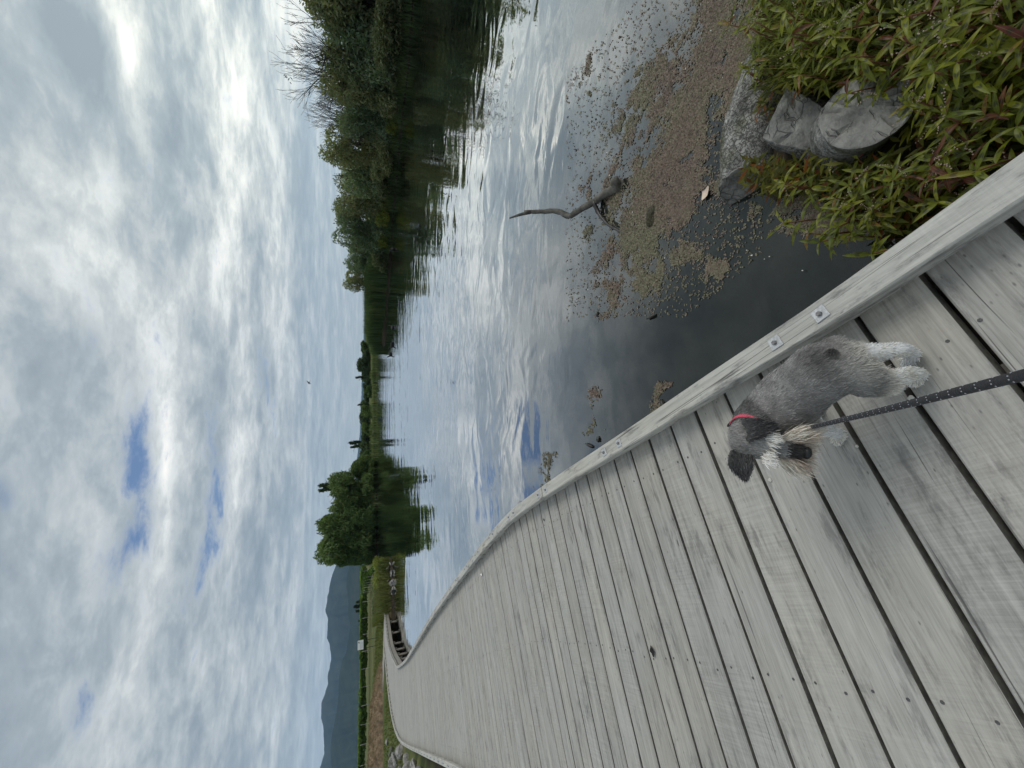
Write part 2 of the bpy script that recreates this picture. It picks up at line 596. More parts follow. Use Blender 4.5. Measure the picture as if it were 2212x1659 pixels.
def water_fn(t, b, o):
    tc = t.node('ShaderNodeTexCoord').outputs['Object']
    x, y, z = t.sep(tc)
    # calm under the floating weed and in patches, livelier further out
    dist = t.math('SQRT', t.math('ADD', t.math('POWER', x, 2), t.math('POWER', y, 2)))
    live = t.smooth(dist, 2.2, 6.0, 0.06, 1.0)
    rightside = t.smooth(t.math('DIVIDE', x, t.math('ADD', dist, 0.1)), -0.55, 0.25, 0.22, 1.0)
    patch = t.smooth(t.noise(t.mapping(tc, scale=(0.13, 0.30, 1)), 1.0, 3, 0.5), 0.35, 0.65, 0.35, 1.0)
    far = t.smooth(dist, 25, 80, 1.0, 0.45)
    amp = t.math('MULTIPLY', t.math('MULTIPLY', live, patch), t.math('MULTIPLY', far, rightside))
    w1 = t.noise(t.mapping(tc, scale=(1.0, 1.35, 1), rot=(0, 0, 0.3)), 1.15, 1, 0.4, 1.2)
    w2 = t.noise(t.mapping(tc, scale=(1.0, 1.6, 1), rot=(0, 0, -0.25)), 5.5, 2, 0.5, 0.4)
    w3 = t.noise(t.mapping(tc, scale=(0.25, 0.5, 1)), 1.0, 2, 0.5, 0.3)
    h = t.math('ADD', t.math('MULTIPLY', w1, 0.021), t.math('MULTIPLY', w2, 0.0019))
    h = t.math('MULTIPLY', h, amp)
    h = t.math('MULTIPLY_ADD', w3, 0.022, h)
    bp = t.node('ShaderNodeBump')
    bp.inputs['Strength'].default_value = 1.0
    bp.inputs['Distance'].default_value = 1.0
    t.link(h, bp.inputs['Height'])
    nrm = bp.outputs[0]
    geo = t.node('ShaderNodeNewGeometry')
    cosv = t.math('ABSOLUTE', t.vmath('DOT_PRODUCT', nrm, geo.outputs['Incoming']))
    fr = t.math('POWER', t.math('SUBTRACT', 1.0, cosv, clamp=True), 2.15)
    fr = t.math('ADD', t.math('MULTIPLY', fr, .45), t.math('MULTIPLY', t.smooth(cosv, .14, .70, 1.0, 0.0), .55))
    gl = t.node('ShaderNodeBsdfGlossy'); gl.inputs['Roughness'].default_value = 0.012
    gl.inputs['Color'].default_value = (0.97, 0.98, 1, 1)
    t.link(nrm, gl.inputs['Normal'])
    df = t.node('ShaderNodeBsdfDiffuse')
    t.link(t.mix(t.smooth(t.noise(tc, 1.6, 3), .35, .7), (0.010, 0.015, 0.013), (0.024, 0.031, 0.026)), df.inputs['Color'])
    tr = t.node('ShaderNodeBsdfTransparent'); tr.inputs['Color'].default_value = (0.42, 0.47, 0.40, 1)
    body = t.node('ShaderNodeMixShader'); body.inputs[0].default_value = 0.42
    t.link(df.outputs[0], body.inputs[1]); t.link(tr.outputs[0], body.inputs[2])
    fac = t.math('MULTIPLY_ADD', fr, 0.97, 0.03, clamp=True)
    mx = t.node('ShaderNodeMixShader')
    t.link(fac, mx.inputs[0]); t.link(body.outputs[0], mx.inputs[1]); t.link(gl.outputs[0], mx.inputs[2])
    t.link(mx.outputs[0], o.inputs['Surface'])


M['water'] = material('lake water', water_fn)


def ground_fn(t, b, o):
    tc = t.node('ShaderNodeTexCoord').outputs['Object']
    x, y, z = t.sep(tc)
    n = t.noise(t.mapping(tc, scale=(0.35, 0.8, 1)), 1.0, 6, 0.6)
    nf = t.noise(tc, 6.0, 5, 0.65)
    grass = t.mix(t.smooth(n, 0.35, 0.65), (0.070, 0.105, 0.030), (0.150, 0.160, 0.060))
    grass = t.mix(t.smooth(t.noise(t.mapping(tc, scale=(0.08, 0.3, 1)), 1.0, 3), .5, .7), grass, (0.19, 0.165, 0.085))
    grass = t.mix(t.smooth(nf, 0.3, 0.7), t.mix(1.0, grass, (0.7, 0.7, 0.7), 'MULTIPLY'), grass)
    mud = t.mix(nf, (0.022, 0.019, 0.014), (0.065, 0.052, 0.038))
    f = t.smooth(t.math('MULTIPLY_ADD', t.math('SUBTRACT', n, .5), 0.25, z), 0.12, 0.30)
    col = t.mix(f, mud, grass)
    col = t.mix(t.smooth(z, -0.12, -0.02, 1.0, 0.0), col, (0.030, 0.028, 0.020))
    t.link(col, b.inputs['Base Color'])
    b.inputs['Roughness'].default_value = 0.95
    b.inputs['Specular IOR Level'].default_value = 0.1
    t.link(t.bump(nf, 0.6, 0.05), b.inputs['Normal'])


M['ground'] = material('grass and mud', ground_fn)


def hill_fn(t, b, o):
    tc = t.node('ShaderNodeTexCoord').outputs['Object']
    n = t.noise(tc, 0.004, 8, 0.65)
    t.link(t.mix(t.smooth(n, .35, .65), (0.016, 0.026, 0.022), (0.040, 0.052, 0.038)), b.inputs['Base Color'])
    b.inputs['Roughness'].default_value = 1.0
    b.inputs['Specular IOR Level'].default_value = 0.0


M['hill'] = material('bush clad hill', hill_fn)


def rock_fn(t, b, o):
    tc = t.node('ShaderNodeTexCoord').outputs['Object']
    oi = t.node('ShaderNodeObjectInfo')
    n = t.noise(tc, 5.0, 8, 0.65)
    col = t.mix(t.smooth(n, .3, .7), (0.14, 0.135, 0.125), (0.40, 0.39, 0.37))
    f = t.smooth(oi.outputs['Random'], 0, 1, .6, 1.1)
    t.link(t.mix(1.0, col, t.comb(f, f, f), 'MULTIPLY'), b.inputs['Base Color'])
    b.inputs['Roughness'].default_value = 0.9
    t.link(t.bump(n, .6, 0.03), b.inputs['Normal'])


M['rock'] = material('grey rock', rock_fn)

# ------------------------------------------------------------------ the lake and the land
def g2(x, y): return tuple(G(x, y, 0)[:2])


SHORE = [(0.44, 0.10), (0.52, 0.62), g2(3500, 935), g2(3370, 790), g2(3240, 735), g2(3060, 800), g2(2960, 720), g2(3000, 480), g2(3050, 250), g2(3110, 0),
         (3.6, 0.9), (9, -1.5), (30, -14), (75, -22), (80, 8), (38, 15), (25, 17.6), g2(1625, 0), g2(1610, 250), g2(1580, 500), g2(1560, 720),
         g2(1545, 900), g2(1532, 1100), g2(1519, 1250), (6.4, 47.0), (4.6, 49.5), (4.4, 52), (8, 58), (18, 72), (30, 96), (24, 108), (8, 106), (-8, 104), (-18, 98),
         g2(1478, 1830), g2(1482, 1950), g2(1483, 2080), (-34.5, 83), (-38, 78), (-36, 66), (-28, 52), (-22.4, 45), (-18.6, 41),
         (-15.4, 37.2), (-15.2, 34.6), (-16.4, 33.2), (-18.8, 32.0), (-19.3, 29.0), (-19.2, 27.0), (-17.9, 22.8), (-16.3, 19.6), (-14.2, 16.4), (-10.9, 12.2), (-8.6, 8.4), (-6.9, 4.6), (-6.6, 0), (-8.5, -8), (-14, -30), (-10, -60), (40, -70),
         (30, -18), (8, -3.2), (2.6, -0.6), (1.2, -1.4), (0.8, -0.6)]


def zground(x, y):
    x = np.asarray(x, float); y = np.asarray(y, float)
    d = seg_dist(x, y, SHORE)
    ins = in_poly(x, y, SHORE)
    land = 0.43 * (1 - np.exp(-d / 0.8)) + 0.026 * np.clip(d - 4, 0, 75)
    land += (fbm(x * .5, y * .5, 3, 3) - .5) * .10 * np.clip(d / 3, 0, 1)
    bed = -np.minimum(1.0, 0.04 + 0.38 * d)
    return np.where(ins, bed, land)


def polar_sheet(name, mat, r0, r1, nr, na, zf):
    rr = np.r_[0.0, np.geomspace(r0, r1, nr)]
    an = np.linspace(0, 2 * math.pi, na, endpoint=False)
    Rr, A = np.meshgrid(rr[1:], an, indexing='ij')
    X = (Rr * np.sin(A)).ravel(); Y = (Rr * np.cos(A)).ravel()
    X = np.r_[0.0, X]; Y = np.r_[0.0, Y]
    Z = zf(X, Y)
    V = np.stack([X, Y, Z], 1)
    i = np.arange(nr - 1)[:, None] * na + np.arange(na)[None, :] + 1
    j = np.arange(nr - 1)[:, None] * na + (np.arange(na)[None, :] + 1) % na + 1
    q = np.stack([i, j, j + na, i + na], -1).reshape(-1, 4)
    k = np.arange(na)
    tri = np.stack([np.zeros(na, int), (k + 1) % na + 1, k + 1], 1)
    me = mesh_np(name, V, np.r_[q.ravel(), tri.ravel()], np.r_[np.full(len(q), 4), np.full(na, 3)], mat, smooth=True)
    return link(name, me)


def zg_far(x, y):
    z = zground(x, y)
    return z


gr = polar_sheet('ground', M['ground'], 0.5, 11000, 230, 400, zg_far)
tag(gr, 'green grass and muddy banks around the lake', kind='structure')

wv = [(-130, -90, 0), (130, -90, 0), (130, 150, 0), (-130, 150, 0)]
water = link('water', mesh('water', wv, [(0, 1, 2, 3)], M['water']))
tag(water, 'calm grey lake water mirroring the clouds', kind='structure')

# hills: three real ridges, each a long body with a front and a back slope
def ridge(name, label, pts, D, depth, foot, seed, rough, arm=(0, 0)):
    pts = sorted(pts, key=lambda p: p[1])
    ys = np.array([p[1] for p in pts], float); xs = np.array([p[0] for p in pts], float)
    yy = np.linspace(ys[0], ys[-1], 260)
    xx = np.interp(yy, ys, xs)
    rows = []
    fr = [(-1.0, 0.0), (-.75, .22), (-.55, .38), (-.36, .58), (-.2, .78), (-.08, .93), (0, 1.0), (.2, .85), (.6, .4), (1.0, 0.0)]
    top = np.array([AY(a, b, D) for a, b in zip(xx, yy)])
    top[:, 2] += (fbm(yy * .06, yy * 0, seed, 4) - .5) * rough
    V = []
    for k, (dd, hh) in enumerate(fr):
        s = (D + dd * depth) / D
        p = top.copy()
        p[:, 0] *= s; p[:, 1] = D + dd * depth
        nz = (fbm(yy * .035 + dd * 2.2, dd * 3.1 + 0 * yy, seed + 5, 4) - .5)
        p[:, 2] = foot + (top[:, 2] - foot) * np.clip(hh + nz * .5 * (1 - abs(hh * 2 - 1)) * (hh < 1), 0, 1)
        V.append(p)
    V = np.array(V); nrow, nc = V.shape[:2]
    i = np.arange(nrow - 1)[:, None] * nc + np.arange(nc - 1)[None, :]
    q = np.stack([i, i + 1, i + nc + 1, i + nc], -1).reshape(-1, 4)
    o = link(name, mesh_np(name, V.reshape(-1, 3), q.ravel(), np.full(len(q), 4), M['hill'], smooth=True))
    return tag(o, label, kind='structure')


def zz(L): return [(1200 + a * .497, 2200 + b * .497) for a, b in L]


ridge('hills', 'tall blue hill range on the skyline beyond the vineyard',
      zz([(430, -420), (330, -180), (265, 10), (215, 130), (180, 300), (165, 410), (182, 480), (178, 630), (200, 680), (210, 800), (180, 930), (186, 990), (150, 1090), (133, 1140), (130, 1260), (146, 1330), (150, 1420), (156, 1540), (122, 1659), (100, 1900), (140, 2300), (200, 2900)]), 6200, 1900, 0, 11, 18)
ridge('hills', 'lower dark blue foothills in front of the tall range',
      zz([(440, -300), (370, -60), (350, 60), (330, 200), (345, 330), (345, 450), (365, 530), (335, 690), (330, 740), (290, 830), (275, 920), (265, 1130), (240, 1270), (215, 1400), (205, 1510), (212, 1659), (190, 2000), (230, 2900)]), 4000, 900, 0, 21, 10)
ridge('hills', 'faint pale ranges low behind the far lake shore',
      [(1440, 700), (1436, 1000), (1434, 1250), (1430, 1400), (1424, 1500), (1422, 1600), (1418, 1680), (1412, 1760), (1398, 1850), (1408, 1950), (1416, 2150), (1432, 2400)], 11000, 1400, 0, 31, 12)

# the air between
def haze_box():
    def fn(t, b, o):
        t.n.remove(b)
        v = t.node('ShaderNodeVolumePrincipled')
        v.inputs['Color'].default_value = (0.44, 0.69, 1.0, 1)
        v.inputs["Density"].default_value = 5.5e-5
        v.inputs['Anisotropy'].default_value = 0.0
        t.link(v.outputs[0], o.inputs['Volume'])
    mt = material('pale air', fn)
    z0, z1 = -2.2, 1500
    V, Fc = box_vf((0, 1000, (z0 + z1) / 2), (24500, 24500, z1 - z0))
    o = link('haze', mesh('haze', V, Fc, mt))
    tag(o, 'thin blue haze that fades the distant hills', kind='stuff')


haze_box()


# ------------------------------------------------------------------ boardwalk
def P2(L): return [(a * 1.2, b * 1.2) for a, b in L]


right_in = P2([(1.62, -1.9), (.98, -.77), (.60, -.09), (.335, .386), (.173, .663), (-.035, 1.06), (-.263, 1.488), (-.851, 2.60), (-1.365, 3.45), (-2.466, 4.95), (-4.37, 7.41), (-6.99, 10.60), (-9.0, 13.1)])
right_in += [tuple(G(x, y, DK + .1)[:2]) for x, y in [(1562, 2632), (1551, 2612), (1539, 2585), (1527, 2543), (1519.5, 2485), (1512.5, 2423), (1508.5, 2378)]]
left_px = [(1250 + a * .2556, 2600 + b * .2556) for a, b in [(2152, 1640), (1700, 1435), (1400, 1305), (1300, 1250), (1245, 1180), (1195, 1080), (1155, 930), (1122, 760), (1095, 560), (1068, 330), (1050, 100), (1040, 0)]] + [(1511, 2560), (1507, 2515)]
left_in = [tuple(G(x, y, DK + .1)[:2]) for x, y in left_px]
RS = spline(right_in, 420)
# left of the frame the deck keeps its width
dirs = np.gradient(RS, axis=0); dirs /= np.linalg.norm(dirs, axis=1)[:, None]
nl = np.stack([-dirs[:, 1], dirs[:, 0]], 1)           # towards the left edge
first = np.array(left_in[0])
k0 = int(np.argmin(np.abs(((RS - first) * dirs).sum(1))))
w0 = abs(((first - RS[k0]) * nl[k0]).sum())
lead = [tuple(RS[i] + nl[i] * w0) for i in range(0, max(1, k0 - 18), 22)]
LS = spline(lead + left_in, 600)


def left_of(p, n):
    """where the line from p along n meets the left edge"""
    rel = LS - p
    cross = rel[:, 0] * n[1] - rel[:, 1] * n[0]
    along = rel @ n
    best = None
    for i in range(len(cross) - 1):
        if cross[i] * cross[i + 1] <= 0 and along[i] > 0:
            f = cross[i] / (cross[i] - cross[i + 1] + 1e-12)
            a = along[i] * (1 - f) + along[i + 1] * f
            if best is None or a < best: best = a
    return best


deck = tag(empty('boardwalk', (RS[0][0], RS[0][1], 0)), 'curving weathered grey timber boardwalk with low kerb rails over the lake edge', 'boardwalk')
D0 = np.array([RS[0][0], RS[0][1], 0.0])
arc = np.r_[0, np.cumsum(np.linalg.norm(np.diff(RS, axis=0), axis=1))]
PITCHP = 0.1896
# plank joints fall where the photograph shows one: the joint at (0.253, .523)*1.2
j0 = int(np.argmin(np.linalg.norm(RS - np.array([0.253, .523]) * 1.2, axis=1)))
offs = arc[j0] % PITCHP
stat = np.arange(offs, arc[-1], PITCHP)
widths = []
pts = []
for s in stat:
    p = np.array([np.interp(s, arc, RS[:, 0]), np.interp(s, arc, RS[:, 1])])
    i = min(len(RS) - 1, int(np.searchsorted(arc, s)))
    n = nl[max(0, i - 8):i + 9].mean(0); n /= np.linalg.norm(n)
    pts.append((p, n))
    a = left_of(p, n)
    widths.append(a if a is not None and a < 4.2 else np.nan)
widths = np.array(widths)
ok = ~np.isnan(widths)
widths = np.interp(np.arange(len(widths)), np.where(ok)[0], widths[ok])
for _ in range(3):
    widths = np.convolve(np.r_[widths[:3][::-1], widths, widths[-3:][::-1]], np.ones(7) / 7, 'valid')
OUT = 0.115
LEFT_EDGE = np.array([p + n * w for (p, n), w in zip(pts, widths)])
RIGHT_EDGE = np.array([p for p, n in pts])
THICK = 0.045
NAILS = MB()
for k in range(len(pts) - 1):
    (pa, na), (pb, nb) = pts[k], pts[k + 1]
    a0 = pa - na * OUT; a1 = pa + na * (widths[k] + OUT)
    b0 = pb - nb * OUT; b1 = pb + nb * (widths[k + 1] + OUT)
    ctr = (a0 + a1 + b0 + b1) / 4
    ax = (a1 + b1 - a0 - b0); L = np.linalg.norm(ax) / 2; ax /= np.linalg.norm(ax)
    ay = np.array([-ax[1], ax[0]])
    jit = RNG.uniform(-.0015, .0015, 4)
    gap = RNG.uniform(.0135, .0180)
    dz = RNG.uniform(-.0022, .0015)
    tilt = RNG.uniform(-.0012, .0012)
    # four rows of points along the plank give a little wave to its arris
    cs = []
    NSEG = 4
    for q in np.linspace(0, 1, NSEG + 1):
        A = a0 + (a1 - a0) * q; B = b0 + (b1 - b0) * q
        d = (B - A) / np.linalg.norm(B - A)
        A = A + d * (gap * .5 + RNG.uniform(0, .0022)); B = B - d * (gap * .5 + RNG.uniform(0, .0022))
        cs.append((A, B))
    V = []
    for (A, B) in cs:
        for P, sg in ((A, 1), (B, -1)):
            d = (B - A) / np.linalg.norm(B - A) * sg
            lx = lambda Q: ((Q - ctr) @ ax, (Q - ctr) @ ay)
            e = 0.006
            z = -sg * tilt
            Pi = P + d * e
            V += [(*lx(P), -THICK), (*lx(P), -e + z), (*lx(Pi), z)]
    # per section: A bottom, A side, A top, B bottom, B side, B top
    Fc = []
    for i in range(NSEG):
        o, p_ = i * 6, (i + 1) * 6
        ring = [0, 1, 2, 5, 4, 3]
        for u in range(6):
            a, b = ring[u], ring[(u + 1) % 6]
            Fc.append((o + a, p_ + a, p_ + b, o + b))
    Fc.append((0, 1, 2, 5, 4, 3)); e6 = NSEG * 6
    Fc.append(tuple(e6 + i for i in (3, 4, 5, 2, 1, 0)))
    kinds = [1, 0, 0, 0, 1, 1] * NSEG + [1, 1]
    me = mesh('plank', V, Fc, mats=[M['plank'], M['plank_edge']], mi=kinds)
    bmx = bmesh.new(); bmx.from_mesh(me); bmesh.ops.recalc_face_normals(bmx, faces=bmx.faces); bmx.to_mesh(me); bmx.free()
    o = link('plank', me, deck, (ctr[0] - D0[0], ctr[1] - D0[1], DK + dz), (0, 0, math.atan2(ax[1], ax[0])))
    # nail heads in pairs over each joist
    if ctr[1] < 9:
        for dj in (0.17, widths[k] * .45, widths[k] - .17):
            for q in (.22, .78):
                A = pa + na * dj; B = pb + nb * dj
                P = A + (B - A) * (q + RNG.uniform(-.06, .06)) + na * RNG.uniform(-.014, .014)
                r = 0.0052
                ring = [(P[0] + r * math.cos(t) - D0[0], P[1] + r * math.sin(t) - D0[1], DK + dz + .0012) for t in np.linspace(0, 2 * math.pi, 7)[:-1]]
                low = [(a, b, c - .006) for a, b, c in ring]
                NAILS.add(ring + low, [(0, 1, 2, 3, 4, 5)] + [(i, i + 6, (i + 1) % 6 + 6, (i + 1) % 6) for i in range(6)])
o = NAILS.build('nail_heads', M['nail'], deck); o['kind'] = 'stuff'


def offset_line(line, d):
    t = np.gradient(line, axis=0); t /= np.linalg.norm(t, axis=1)[:, None]
    n = np.stack([-t[:, 1], t[:, 0]], 1)
    return line + n * d


def strip_along(line, w, z0, z1, step=0.25, taper=True):
    """solid ribbon of timber following a plan curve; line is its centre. returns verts and faces"""
    t = np.gradient(line, axis=0); t /= np.linalg.norm(t, axis=1)[:, None]
    n = np.stack([-t[:, 1], t[:, 0]], 1)
    c = 0.006
    V = []
    for p, q in zip(line, n):
        for s, z in ((-1, z0), (-1, z1 - c), (-1 + 2 * c / w, z1), (1 - 2 * c / w, z1), (1, z1 - c), (1, z0)):
            V.append((p[0] + q[0] * w / 2 * s, p[1] + q[1] * w / 2 * s, z))
    Fc = []
    for i in range(len(line) - 1):
        for u in range(6):
            a, b = u, (u + 1) % 6
            Fc.append((i * 6 + a, i * 6 + b, i * 6 + 6 + b, i * 6 + 6 + a))
    Fc.append((5, 4, 3, 2, 1, 0)); e = (len(line) - 1) * 6
    Fc.append(tuple(e + i for i in range(6)))
    return V, Fc


BLK, KT, KW = 0.052, 0.054, 0.094


def arc_len(line): return np.r_[0, np.cumsum(np.linalg.norm(np.diff(line, axis=0), axis=1))]


def sub_line(line, s0, s1, step=0.15):
    L = arc_len(line)
    s = np.linspace(s0, s1, max(3, int((s1 - s0) / step) + 1))
    return np.stack([np.interp(s, L, line[:, 0]), np.interp(s, L, line[:, 1])], 1)


washer_v, washer_f = box_vf((0, 0, .002), (.045, .045, .004))
washer_me = mesh('washer', washer_v, washer_f, M['galv']); bevel_mesh(washer_me, .0015)
bv, bf = tube_vf([(0, 0, .0), (0, 0, .0085), (0, 0, .0105)], [.0088, .0088, .0062], 6)
bolt_me = mesh('bolt', bv, bf, M['bolt'])


def kerb(line, side, joints, pairs, blocks, post_s):
    """side: +1 when the water lies to the left of the running direction, -1 to the right"""
    mid = offset_line(line, side * KW / 2)
    L = arc_len(mid)
    for a, b in zip(joints[:-1], joints[1:]):
        sl = sub_line(mid, a + .005, b - .005)
        c = sl.mean(0); dv = sl[-1] - sl[0]; an = math.atan2(dv[1], dv[0])
        V, Fc = strip_along(sl, KW, DK + BLK, DK + BLK + KT)
        Rz = np.array([[math.cos(an), math.sin(an)], [-math.sin(an), math.cos(an)]])
        V = [(*(Rz @ (np.array(v[:2]) - c)), v[2] - DK) for v in V]
        me = mesh('kerb_rail', V, Fc, M['kerb'])
        k = link('kerb_rail', me, deck, (c[0] - D0[0], c[1] - D0[1], DK), (0, 0, an))
        for s in pairs:
            if not (a < s < b): continue
            p = sub_line(mid, s, s + .02, .01); d = p[1] - p[0]
            q = Rz @ (p[0] - c)
            an2 = math.atan2(d[1], d[0]) - an
            if p[0][1] < 12:
                link('washer', washer_me, k, (q[0], q[1], BLK + KT), (0, 0, an2 + RNG.uniform(-.12, .12)))
            link('bolt', bolt_me, k, (q[0], q[1], BLK + KT + .003), (0, 0, RNG.uniform(0, 1)))
    inner = offset_line(line, side * (KW / 2 + .006))
    for s0, s1 in blocks:
        sl = sub_line(inner, s0, s1, .15)
        V, Fc = strip_along(sl, KW - .022, DK - .006, DK + BLK - .001)
        c = sl.mean(0); dv = sl[-1] - sl[0]; an = math.atan2(dv[1], dv[0])
        Rz = np.array([[math.cos(an), math.sin(an)], [-math.sin(an), math.cos(an)]])
        V = [(*(Rz @ (np.array(v[:2]) - c)), v[2] - DK) for v in V]
        link('kerb_spacer', mesh('kerb_spacer', V, Fc, M['kerb']), deck, (c[0] - D0[0], c[1] - D0[1], DK), (0, 0, an))


RL = RIGHT_EDGE.copy(); LL = LEFT_EDGE.copy()
Lr = arc_len(RL)


def s_at(line, p):
    L = arc_len(line); return L[int(np.argmin(np.linalg.norm(line - np.array(p), axis=1)))]


RLf = spline(RL, 1200); LLf = spline(LL, 1200)
midr = offset_line(RLf, -KW / 2)
# bolt pairs measured along the right kerb (photo), then repeating
meas = [s_at(midr, np.array(p) * 1.2) for p in [(.135, .77), (-.34, 1.68), (-.80, 2.505)]]
pc = [meas[0] - 2.28, meas[0] - 1.14] + meas
sp = .86
while pc[-1] + sp < arc_len(midr)[-1] - .3:
    pc.append(pc[-1] + sp); sp = max(.66, sp * .96)
pairs = []
for i, s in enumerate(pc): pairs += [s - .085, s + .085]
jn = [max(0.02, meas[0] - 2.9), meas[0] - 1.7 if False else meas[0] - 2.85]
jr = [0.02, meas[2] + .0]
while jr[-1] + 2.6 < arc_len(midr)[-1]: jr.append(jr[-1] + 2.58)
jr.append(arc_len(midr)[-1] - .01)
bl = [(s - .25, s + .22) for s in pc if s > .3 and s + .25 < arc_len(midr)[-1]]
bl = [(a, min(b, a + .62 * (sp if i > 5 else .75))) for i, (a, b) in enumerate(bl)]
kerb(RLf, -1, jr, pairs, bl, None)
LLen = arc_len(LLf)[-1]
pcl = list(np.arange(.5, LLen - .3, .66)); prl = []
for s in pcl: prl += [s - .07, s + .07]
jl = list(np.arange(.02, LLen - 1.5, 2.64)) + [LLen - .01]
kerb(LLf, 1, jl, prl, [(s - .17, s + .17) for s in pcl], None)

# edge beams, joists and piles under the deck
for nm, line, off in (('edge_beam', RLf, -.085), ('edge_beam', LLf, .085), ('joist', RLf, .30), ('joist', RLf, .95), ('joist', LLf, -.30)):
    ll = offset_line(line, off)
    L = arc_len(ll)[-1]
    for a in np.arange(.02, L - .2, 3.2):
        sl = sub_line(ll, a, min(L - .01, a + 3.19), .3)
        c = sl.mean(0)
        V, Fc = strip_along(sl - c, .05, DK - THICK - .20, DK - THICK - .003)
        V = [(v[0], v[1], v[2] - DK) for v in V]
        link(nm, mesh(nm, V, Fc, M['beam' if nm == 'edge_beam' else 'joist']), deck, (c[0] - D0[0], c[1] - D0[1], DK))
pile_v, pile_f = tube_vf([(0, 0, -1.3), (0, 0, -.6), (0, 0, 0)], [.075, .075, .073], 10)
pile_me = mesh('pile', pile_v, pile_f, M['joist'], True)
bear_me_v, bear_me_f = None, None
for s in np.arange(1.2, arc_len(RLf)[-1] - .6, 2.05):
    p = sub_line(RLf, s, s + .05, .05); d = (p[1] - p[0]) / np.linalg.norm(p[1] - p[0]); n = np.array([-d[1], d[0]])
    w = left_of(p[0], n) or 2.4
    w = min(w, 3.3)
    for q in (-.02, w * .5, w + .02):
        P = p[0] + n * q
        link('pile', pile_me, deck, (P[0] - D0[0], P[1] - D0[1], DK - THICK - .21))
    cpt = p[0] + n * w / 2
    v, f = box_vf((0, 0, 0), (w + .3, .09, .12))
    link('bearer', mesh('bearer', v, f, M['joist']), deck, (cpt[0] - D0[0], cpt[1] - D0[1], DK - THICK - .275), (0, 0, math.atan2(n[1], n[0])))

# gravel path from the end of the deck into the grass
endp = (RLf[-1] + LLf[-1]) / 2
dend = (RLf[-1] - RLf[-30]); dend /= np.linalg.norm(dend)
pth = spline([endp - dend * .2, endp + dend * 1.5 + np.array([-.8, .3]), (-24.5, 37), (-29.5, 39), (-33.5, 40.5), (-42, 41.5), (-60, 40)], 80)
Lp = offset_line(pth, .9); Rp = offset_line(pth, -.9)
pv = []; pf = []
for a, b in zip(Lp, Rp):
    z = max(zground(*a), zground(*b), zground(*(a + b) / 2)) + .05
    pv += [(*a, z - .3), (*a, z), (*b, z), (*b, z - .3)]
for i in range(len(Lp) - 1):
    for u in range(3):
        pf.append((i * 4 + u, i * 4 + 4 + u, i * 4 + 5 + u, i * 4 + u + 1))
M['gravel'] = plain('pale gravel', (0.30, 0.29, 0.27), .95, 0, .1, .25, 30, .3)
tag(link('path', mesh('path', pv, pf, M['gravel'])), 'pale gravel path leaving the end of the boardwalk', kind='structure')


# ------------------------------------------------------------------ trees
def rand_rot(n):
    q = RNG.normal(size=(n, 4)); q /= np.linalg.norm(q, axis=1)[:, None]
    w, x, y, z = q.T
    return np.stack([np.stack([1 - 2 * (y * y + z * z), 2 * (x * y - z * w), 2 * (x * z + y * w)], -1),
                     np.stack([2 * (x * y + z * w), 1 - 2 * (x * x + z * z), 2 * (y * z - x * w)], -1),
                     np.stack([2 * (x * z - y * w), 2 * (y * z + x * w), 1 - 2 * (x * x + y * y)], -1)], 1)


def crown_mesh(name, lobes, n, size, mat, droop=0.0, shell=0.55, elong=2.2, holes=0.35, seed=1, z0=0.0, nf=1.3):
    """many small leaf sprays spread through the volume of several lobes"""
    lobes = np.asarray(lobes, float)
    vol = lobes[:, 3] * lobes[:, 4] * lobes[:, 5]
    pick = RNG.choice(len(lobes), int(n * 2.2), p=vol ** .75 / (vol ** .75).sum())
    L = lobes[pick]
    d = RNG.normal(size=(len(pick), 3)); d /= np.linalg.norm(d, axis=1)[:, None]
    r = shell + (1 - shell) * RNG.random(len(pick)) ** .6
    # knobbly outline: the radius swells and shrinks in bunches
    bun = np.array([mnoise.noise(Vector((a[0] * 2.6 + b[0] * 3, a[1] * 2.6 + b[1] * 3, a[2] * 2.6 + b[2] * 3 + seed))) for a, b in zip(d, L[:, :3])])
    r = r * (1 + .30 * bun)
    P = L[:, :3] + d * r[:, None] * L[:, 3:6]
    P = P[P[:, 2] > z0]
    gapn = np.array([mnoise.noise(Vector((p[0] * nf, p[1] * nf, p[2] * nf * .8 + seed * 3))) for p in P])
    P = P[gapn > -holes][:n]
    k = len(P)
    Rm = rand_rot(k)
    s = size * RNG.uniform(.6, 1.35, k)
    ax = Rm[:, :, 0]; ay = Rm[:, :, 1]
    if droop:
        ax = ax * (1 - droop) + np.array([0, 0, -1.0]) * droop
        ax /= np.linalg.norm(ax, axis=1)[:, None]
        ay = ay - ax * (ay * ax).sum(1)[:, None]; ay /= np.linalg.norm(ay, axis=1)[:, None]
    a = ax * (s * elong / 2)[:, None]; b = ay * (s / 2)[:, None]
    Q = np.stack([P - a, P + b * .9 - a * .1, P + a, P - b * .9 - a * .1], 1)
    tint = RNG.uniform(.75, 1.3, k)[:, None] * np.array([1.0, 1.0, 1.0]) * (1 + RNG.normal(0, .06, (k, 3)))
    return quads(name, Q, mat, np.clip(tint, .4, 1.8))


